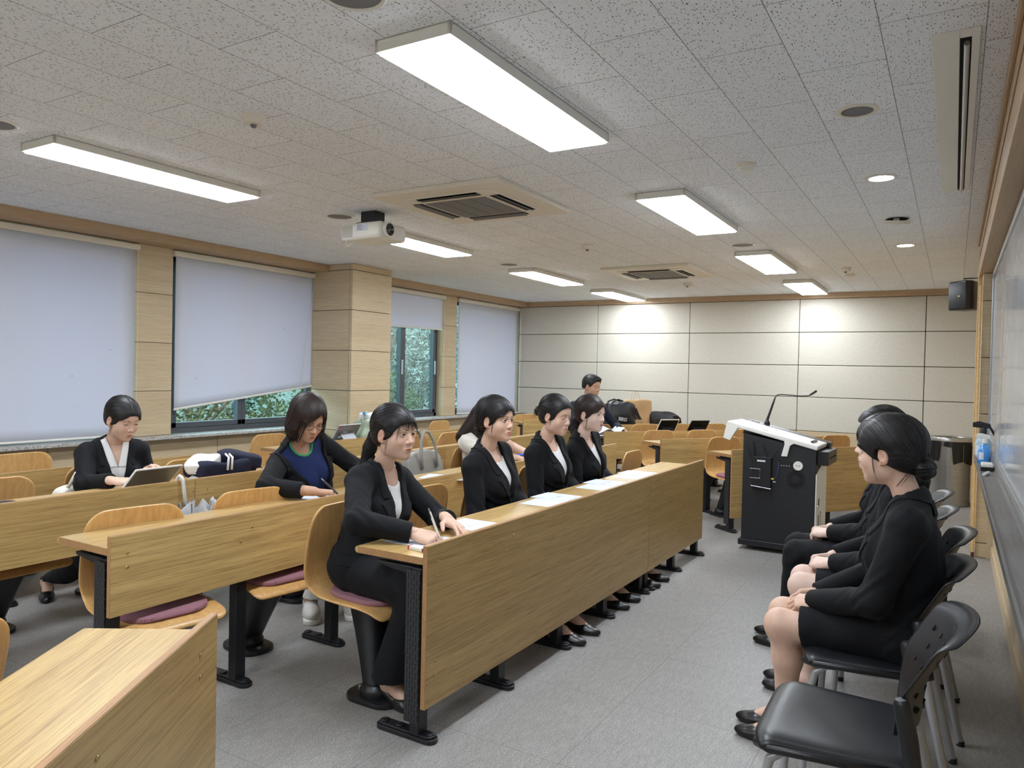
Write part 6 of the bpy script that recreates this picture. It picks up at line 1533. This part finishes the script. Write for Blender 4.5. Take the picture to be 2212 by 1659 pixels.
        def skirt(P):
            d = ell(P, hip + np.array([-.01, 0, .0]), (.125, .178, .108)); kd = None
            for q, (kn, an) in legs.items(): e = rc(P, HJ[q], kn, .098, .082); kd = e if kd is None else smin(kd, e, .11)
            d = smin(d, kd, .04); km = (np.array(legs[1][0]) + np.array(legs[-1][0])) / 2; dv = km - hip; L = np.linalg.norm(dv); dv = dv / L
            d = np.maximum(d, ((P - hipf) @ dv.astype(F32)) - L * spec.get('hemf', .80)); w = P @ np.array([40, 25, 30], F32); return d - .0015 * np.sin(w)
        pts = np.array([hip] + [l[0] for l in legs.values()]); v, F = polygonise(skirt, pts.min(0) - .19, pts.max(0) + .14, .006); mesh_obj('skirt', [(v, F, 0, None)], [SUIT], root)
    if legs:
        for q, (kn, an) in legs.items():
            ft = D2L(spec.get('feet', (1, 0, 0))); ft = ft / np.linalg.norm(ft); R_ = np.stack([ft, np.cross([0, 0, 1.0], ft), [0, 0, 1.0]], 1); o = np.array([an[0], an[1], 0.0]) - ft * .0
            kind = spec.get('shoe', 'pump')
            if kind == 'sneaker': sneaker(root, R_, o)
            else: mesh_obj('shoe', shoe_parts(kind, (R_, o)), [PATENT], root)
    return root
def sneaker(root, R_, o, mat=None, name='shoe'):
    mat = mat or SNK
    def f(P):
        d = ell(P, (.105, 0, .045), (.085, .044, .040)); d = smin(d, ell(P, (-.025, 0, .06), (.045, .036, .055)), .03); d = smin(d, rc(P, (-.01, 0, .07), (.1, 0, .045), .036, .040), .03)
        d = np.maximum(d, .018 - P[:, 2]); d = smax(d, -ell(P, (-.005, 0, .125), (.042, .024, .05)), .004); return d - .0012 * np.sin(P[:, 0] * 220) * ((P[:, 0] > .03) & (P[:, 0] < .1) & (P[:, 2] > .06))
    def so(P): 
        x = P[:, 0]; d = np.maximum(np.minimum(rc(P, (.0, 0, .015), (.145, 0, .015), .042, .047), 9), np.abs(P[:, 2] - .014) - .014); return d
    v, F = polygonise(f, (-.09, -.06, 0), (.21, .06, .135), .0035); v2, F2 = polygonise(so, (-.06, -.06, -.002), (.21, .06, .035), .0035)
    tr = lambda v: v @ R_.T + o
    so_ = mesh_obj(name, [(tr(v), F, 0, None)], [mat], root); mesh_obj('sole', [(tr(v2), F2, 0, None)], [M['white'] if mat is SNK else M['silver']], so_)
    for sd in (-1, 1):
        pts = [(.055, .033), (.04, .041), (.025, .037), (.03, .043), (.07, .048), (.125, .068), (.075, .040)]
        vv = []; 
        sw = np.array([(.12 - .115 * t, 0, .030 + .055 * t ** 1.7) for t in np.linspace(0, 1, 9)]); wdt = .009 * np.sin(np.linspace(.15, PI - .05, 9)) ** .8
        P_ = []
        for (x, _, z), w in zip(sw, wdt):
            for dz in (-w, w):
                ys = np.linspace(.07, 0, 60); Q = np.stack([np.full(60, x), sd * ys, np.full(60, z + dz)], 1).astype(F32); i = int(np.argmax(f(Q) < 0)); P_.append((x, sd * (ys[i] + .0012), z + dz))
        F_ = [(2 * i, 2 * i + 1, 2 * i + 3, 2 * i + 2) for i in range(8)]
        mesh_obj('side_mark', [(tr(np.array(P_)), np.array(F_), 0, None)], [M['black'] if mat is SNK else M['white']], so_)
    return so_
# ------------------------------------------------------------------ the people
GF = 'women in black suits in the front row'; GR = 'women seated along the whiteboard'
def seated(hx, hy, kx, dy=0.09, ax=None, kz=.50, az=.085):
    ax = kx if ax is None else ax
    s_ = 1 if kx > hx else -1
    return {'R': ((kx, hy - s_ * dy, kz), (ax, hy - s_ * dy, az)), 'L': ((kx, hy + s_ * dy, kz), (ax, hy + s_ * dy, az))}
PONY1 = [(-.085, 0, -.005, .026), (-.125, 0, -.02, .027), (-.150, -.005, -.08, .030), (-.165, -.01, -.16, .028), (-.175, -.01, -.235, .012)]
person('woman in a black suit writing with a white pen at the near desk end', (-2.29, 2.56), 0, dict(group=GF, head=(-2.165, 2.605, 1.135), hyaw=-4, pitch=1, eye=(21, -13), gaze=(-.12, .06), lips=(.84, .50, .48),
    arms={'R': ((-1.895, 2.415, .748), (.93, .30, -.18), (-.15, -.45, .85), 'write', (-.2, -1, -.25)), 'L': ((-1.905, 2.665, .765), (.88, -.32, -.28), (.25, .2, .9), 'splay', (-.2, .8, -.6))},
    legs={'R': ((-1.90, 2.46, .50), (-2.03, 2.44, .088)), 'L': ((-1.86, 2.66, .50), (-2.08, 2.63, .088))}, feet=(1, -.12, 0), flare=.092, kneer=.086, button=.10, vslope=.19, earring=True,
    hair=dict(kind='pony', gather=(-.085, 0, -.005), tail=PONY1, low=.003, locks=[((.076, 0, .080), (.101, 0, .072), (.0955, .0, .014), 70, .046, .0011), ((.07, -.05, .06), (.09, -.062, .02), (.072, -.066, -.03), 7, .006, .0008), ((.07, .05, .06), (.09, .062, .02), (.072, .066, -.03), 7, .006, .0008), ((.02, -.068, .0), (.02, -.078, -.05), (.012, -.07, -.10), 4, .004, .0006)])))
person('second woman of the front row, low bun, looking straight ahead', (-2.25, 3.60), 0, dict(group=GF, head=(-2.185, 3.505, 1.152), hyaw=-6, pitch=-1, eye=(19, -12), gaze=(-.1, .02), bw=1.06, lips=(.90, .42, .42), vslope=.21, button=.14,
    arms={'R': ((-1.99, 3.47, .60), (.6, .75, -.2), (0, 0, 1), 'relax', (-.6, -.6, -.5)), 'L': ((-1.98, 3.63, .60), (.6, -.75, -.2), (0, 0, 1), 'relax', (-.6, .6, -.5))}, legs=seated(-2.25, 3.60, -1.83, .09, -1.80), earring=True, ruffle=True,
    hair=dict(kind='bun', gather=(-.085, -.01, -.045), bun=((-.105, -.012, -.055), .036), vol=.004, curtain=(.018, .95), locks=[((.03, -.07, -.01), (.026, -.078, -.05), (.02, -.07, -.085), 4, .004, .0006)])))
person('third woman of the front row, small high bun, eyes lowered', (-2.25, 4.28), 0, dict(group=GF, head=(-2.165, 4.185, 1.150), hyaw=-8, pitch=8, eye=(-9, -15), gaze=(-.1, -.5), bw=1.04, skin=SKIN, lips=(.86, .58, .56), vslope=.21, button=.10,
    arms={'R': ((-1.99, 4.14, .60), (.6, .75, -.2), (0, 0, 1), 'relax', (-.6, -.6, -.5)), 'L': ((-1.98, 4.32, .60), (.6, -.75, -.2), (0, 0, 1), 'relax', (-.6, .6, -.5))}, legs=seated(-2.25, 4.28, -1.83, .09, -1.83),
    hair=dict(kind='bun', gather=(-.10, 0, .0), bun=((-.138, 0, .004), .031), vol=.002, low=-.012, fly=40, locks=[((-.16, 0, 0), (-.17, 0, -.02), (-.165, .0, -.05), 14, .015, .0007), ((.015, -.07, -.01), (.02, -.075, -.04), (.012, -.07, -.07), 4, .004, .0005)])))
person('fourth woman of the front row with brown hair tied back', (-2.25, 4.83), 0, dict(group=GF, head=(-2.140, 4.66, 1.143), hyaw=-10, pitch=2, eye=(16, -11), gaze=(-.1, 0), skin=SKINP, lips=(.84, .44, .46), jaw=.94, vslope=.17, button=.12, loose=.006,
    arms={'R': ((-1.99, 4.70, .60), (.6, .75, -.2), (0, 0, 1), 'relax', (-.6, -.6, -.5)), 'L': ((-1.98, 4.87, .60), (.6, -.75, -.2), (0, 0, 1), 'relax', (-.6, .6, -.5))}, legs=seated(-2.25, 4.83, -1.83, .09, -1.83), haircol=HAIRB,
    hair=dict(kind='pony', gather=(-.09, 0, -.02), tail=[(-.09, 0, -.02, .026), (-.12, 0, -.05, .028), (-.135, 0, -.12, .028), (-.135, 0, -.20, .012)], vol=.002, curtain=(.02, .85), locks=[((.02, -.07, -.01), (.02, -.078, -.06), (.01, -.068, -.12), 5, .004, .0006)])))
person('woman with glasses and a bob, writing at the second row', (-3.29, 3.21), 0, dict(head=(-3.13, 3.005, 1.13), hyaw=-14, pitch=24, eye=(2, -12), gaze=(0, -.5), glasses=True, shirt='crew', shirtmat=NAVYK, bw=1.08, vslope=.33, button=.02, skin=SKINT, haircol=HAIRB, open=False, lips=(.86, .56, .54),
    arms={'R': ((-2.845, 2.785, .777), (.60, .78, -.12), (-.2, -.1, .95), 'write', (-.3, -1, -.2)), 'L': ((-2.90, 3.23, .77), (.95, -.25, -.1), (0, 0, 1), 'flat', (-.3, 1, -.3))}, cuff=-.065, legs={'R': ((-2.92, 3.09, .49), (-3.14, 3.06, .085)), 'L': ((-2.90, 3.32, .49), (-3.0, 3.24, .085))}, low='white', shoe='sneaker', feet=(.75, -.65, 0),
    hair=dict(kind='bob', len=-.135, vol=.012, gather=(-.02, 0, -.5), n=620, step=.017, curtain=(.03, 1.05), locks=[((.07, .055, .06), (.088, .075, .0), (.075, .07, -.11), 12, .006, .0011), ((.074, -.04, .07), (.094, -.074, .0), (.07, -.074, -.12), 18, .010, .0012)])))
person('woman in a black suit and white blouse looking down at a tablet', (-4.35, 2.60), -.30, dict(head=(-4.20, 2.575, 1.092), hyaw=20, pitch=18, eye=(2, -14), gaze=(0, -.6), shirt='vee', vslope=.24, button=.10, earring=True, lips=(.86, .52, .52),
    arms={'R': ((-3.965, 2.375, .775), (.80, .55, -.05), (-.1, -.3, .9), 'relax', (-.25, -.55, -.8)), 'L': ((-4.09, 2.675, .795), (.92, -.15, .25), (-.3, .3, .9), 'relax', (-.2, .35, -1))}, legs={'R': ((-3.92, 2.45, .50), (-4.70, 2.42, .085)), 'L': ((-3.93, 2.66, .50), (-4.60, 2.62, .085))}, feet=(.9, -.5, 0), shoe='loafer',
    hair=dict(kind='bun', gather=(-.10, 0, -.02), bun=((-.115, 0, -.02), .030), part=.0, curtain=(.0, .9), locks=[((.02, -.072, -.01), (.02, -.078, -.05), (.01, -.07, -.10), 5, .004, .0006)])))
person('long-haired woman in a light grey shirt turned away, second row', (-3.32, 5.08), 0, dict(head=(-3.18, 5.00, 1.075), hyaw=25, pitch=26, h=.0034, top='tee', haircol=HAIRB,
    arms={'R': ((-2.85, 4.90, .76), (.9, .3, -.1), (0, 0, 1), 'relax', (-.3, -1, -.4)), 'L': ((-2.87, 5.15, .76), (.9, -.3, -.1), (0, 0, 1), 'relax', (-.3, 1, -.4))}, legs=seated(-3.32, 5.08, -2.93), low='white',
    hair=dict(kind='long', len=-.24, vol=.008, gather=(-.1, 0, -.6), n=360, step=.03)))
MX, MY = -3.78, 8.12
person('man in a dark navy suit holding papers at the angled desk', (MX, MY), RA, dict(male=True, head=(-3.70, 8.06, 1.265), hyaw=26, pitch=8, h=.003, skin=SKINT, suit=SUITN, hs=1.04, eye=(13, -10), gaze=(-.1, -.2), lips=(.86, .64, .60), hipz=.535,
    arms={'R': ((-3.49, 7.77, .775), (.75, -.3, .0), (-.2, -.3, .9), 'hold', (-.6, -.6, -.4)), 'L': ((-3.29, 7.97, .785), (.85, -.35, -.1), (.1, .4, .9), 'hold', (-.2, 1, -.4))},
    legs={'R': ((-3.50, 7.82, .50), (-3.52, 7.80, .09)), 'L': ((-3.38, 7.98, .50), (-3.40, 7.96, .09))}, feet=(.8, -.6, 0), shoe='loafer', button=.16,
    hair=dict(kind='short', vol=.002, low=-.02, n=420, step=.006, gather=(0.1, 0, 0.2))))
x, y = on(CC, 0.10, -0.20)
t = thing('paper_sheaf', 'curling white papers held by the man', 'paper', (x, y, DS + .012), RA, None)
P = [[(-.10 + .22 * i / 12 - .0, -.15 + .36 * j / 14, .012 + .085 * math.exp(-((j / 14 - .42) / .2) ** 2) * (1 - .5 * i / 12) + .06 * max(0, j / 14 - .8) / .2) for j in range(15)] for i in range(13)]
obj('page', MB().grid(P), M['paper'], t, smooth=True, solid=.001)
sheet(on(CC, .02, -.16)[0], on(CC, .02, -.16)[1], RA, 'white sheet lying under the curling papers of the man', None, text=False, z=DS)
# along the whiteboard, facing the rows
person('nearest seated woman by the whiteboard, low bun, hand on her skirt', (-.125, 3.00), PI, dict(group=GR, head=(-.192, 2.985, 1.163), hyaw=-19, pitch=2, low='skirt', hemf=.80, bw=1.06, hipz=.535, button=.14, earring=True, open=False, eye=(18, -12), hem=-.075, cuff=.035,
    arms={'L': ((-.400, 2.915, .605), (-.88, .28, -.22), (-.2, -.35, .9), 'relax', (.5, -.7, -.5)), 'R': ((-.405, 3.09, .60), (-.9, -.2, -.2), (-.2, .3, .9), 'relax', (.5, .7, -.5))},
    legs={'L': ((-.535, 2.92, .492), (-.525, 3.00, .088)), 'R': ((-.55, 3.075, .492), (-.55, 3.125, .088))}, feet=(-1, 0, 0),
    hair=dict(kind='bun', gather=(-.10, .0, -.045), bun=((-.118, .0, -.048), .040), vol=.005, n=800, curtain=(0, .8), locks=[((.03, .068, -.0), (.03, .082, -.05), (.012, .074, -.10), 5, .003, .0007), ((-.075, .03, -.07), (-.06, .045, -.095), (-.045, .05, -.12), 8, .01, .0005)])))
person('middle seated woman by the whiteboard with a fringe and ponytail', (-.16, 3.58), PI, dict(group=GR, head=(-.258, 3.575, 1.143), hyaw=0, pitch=0, low='skirt', hemf=.82, hipz=.535, button=.16, eye=(18, -12), skin=SKINP, lips=(.88, .54, .56), ruffle=True, open=False,
    arms={'L': ((-.435, 3.50, .615), (-.85, .45, -.15), (-.2, -.3, .9), 'clasp', (.5, -.7, -.5)), 'R': ((-.455, 3.65, .615), (-.75, -.62, -.1), (-.2, .3, .9), 'clasp', (.5, .7, -.5))},
    legs={'L': ((-.555, 3.50, .495), (-.53, 3.52, .088)), 'R': ((-.57, 3.65, .495), (-.55, 3.64, .088))}, feet=(-1, 0, 0),
    hair=dict(kind='pony', gather=(-.09, 0, -.02), tail=[(-.09, 0, -.02, .026), (-.135, 0, -.05, .027), (-.155, 0, -.14, .028), (-.16, 0, -.25, .014)], vol=.003, low=.016, locks=[((.076, 0, .080), (.102, 0, .072), (.097, .0, .010), 90, .05, .0013), ((.07, .05, .06), (.09, .065, .02), (.07, .07, -.05), 9, .006, .0009)])))
person('farthest seated woman by the whiteboard, in trousers, hands clasped', (-.235, 4.18), PI, dict(group=GR, head=(-.315, 4.165, 1.155), hyaw=4, pitch=0, hipz=.535, button=.16, cuffbtn=True, eye=(18, -12), skin=SKINP, open=False,
    arms={'L': ((-.525, 4.10, .630), (-.85, .45, -.1), (-.2, -.3, .9), 'clasp', (.5, -.7, -.5)), 'R': ((-.545, 4.25, .630), (-.75, -.62, -.1), (-.2, .3, .9), 'clasp', (.5, .7, -.5))},
    legs={'L': ((-.675, 4.09, .50), (-.70, 4.09, .088)), 'R': ((-.695, 4.26, .505), (-.73, 4.25, .088))}, feet=(-1, 0, 0),
    hair=dict(kind='pony', gather=(-.09, 0, -.03), tail=[(-.09, 0, -.03, .028), (-.135, 0, -.06, .03), (-.165, .0, -.16, .032), (-.17, 0, -.29, .014)], vol=.006)))
# ------------------------------------------------------------------ pens, shoes on the floor
def pen(a, b, label, mat, name='pen'):
    a, b = Vector(a), Vector(b); t = thing(name, label, 'pen', tuple(a)); d = b - a
    obj('barrel', MB().tube([d * .08, d * .9], .0052, 12), mat, t, smooth='auto'); obj('tip', MB().tube([d * 0, d * .08], [.0008, .0048], 10), M['silver'], t, smooth='auto')
    obj('clip', MB().tube([d * .72 + Vector((0, -.0065, .001)), d * .95 + Vector((0, -.0065, .001))], .0014, 6), M['blackplastic'], t); obj('push_button', MB().tube([d * .9, d * 1.0], .003, 8), M['silver'], t)
pen((-1.80, 2.475, .714), (-1.845, 2.445, .852), 'white ballpoint pen held by the woman at the near desk end', M['white'])
pen((-2.73, 2.88, .734), (-2.86, 2.85, .835), 'black pen held by the woman with glasses', M['blackplastic'])
for i, (x, y, a, lb) in enumerate(((-5.13, 2.84, -.25, 'grey running shoe on the floor under the back row, nearer'), (-5.17, 2.96, -.2, 'grey running shoe on the floor under the back row, farther'))):
    R_ = rot('Z', math.degrees(a)); s_ = sneaker(None, R_, np.array([x, y, 0.0]), SNG, 'running_shoe'); tag(s_, lb, 'shoe', 'grey running shoes')
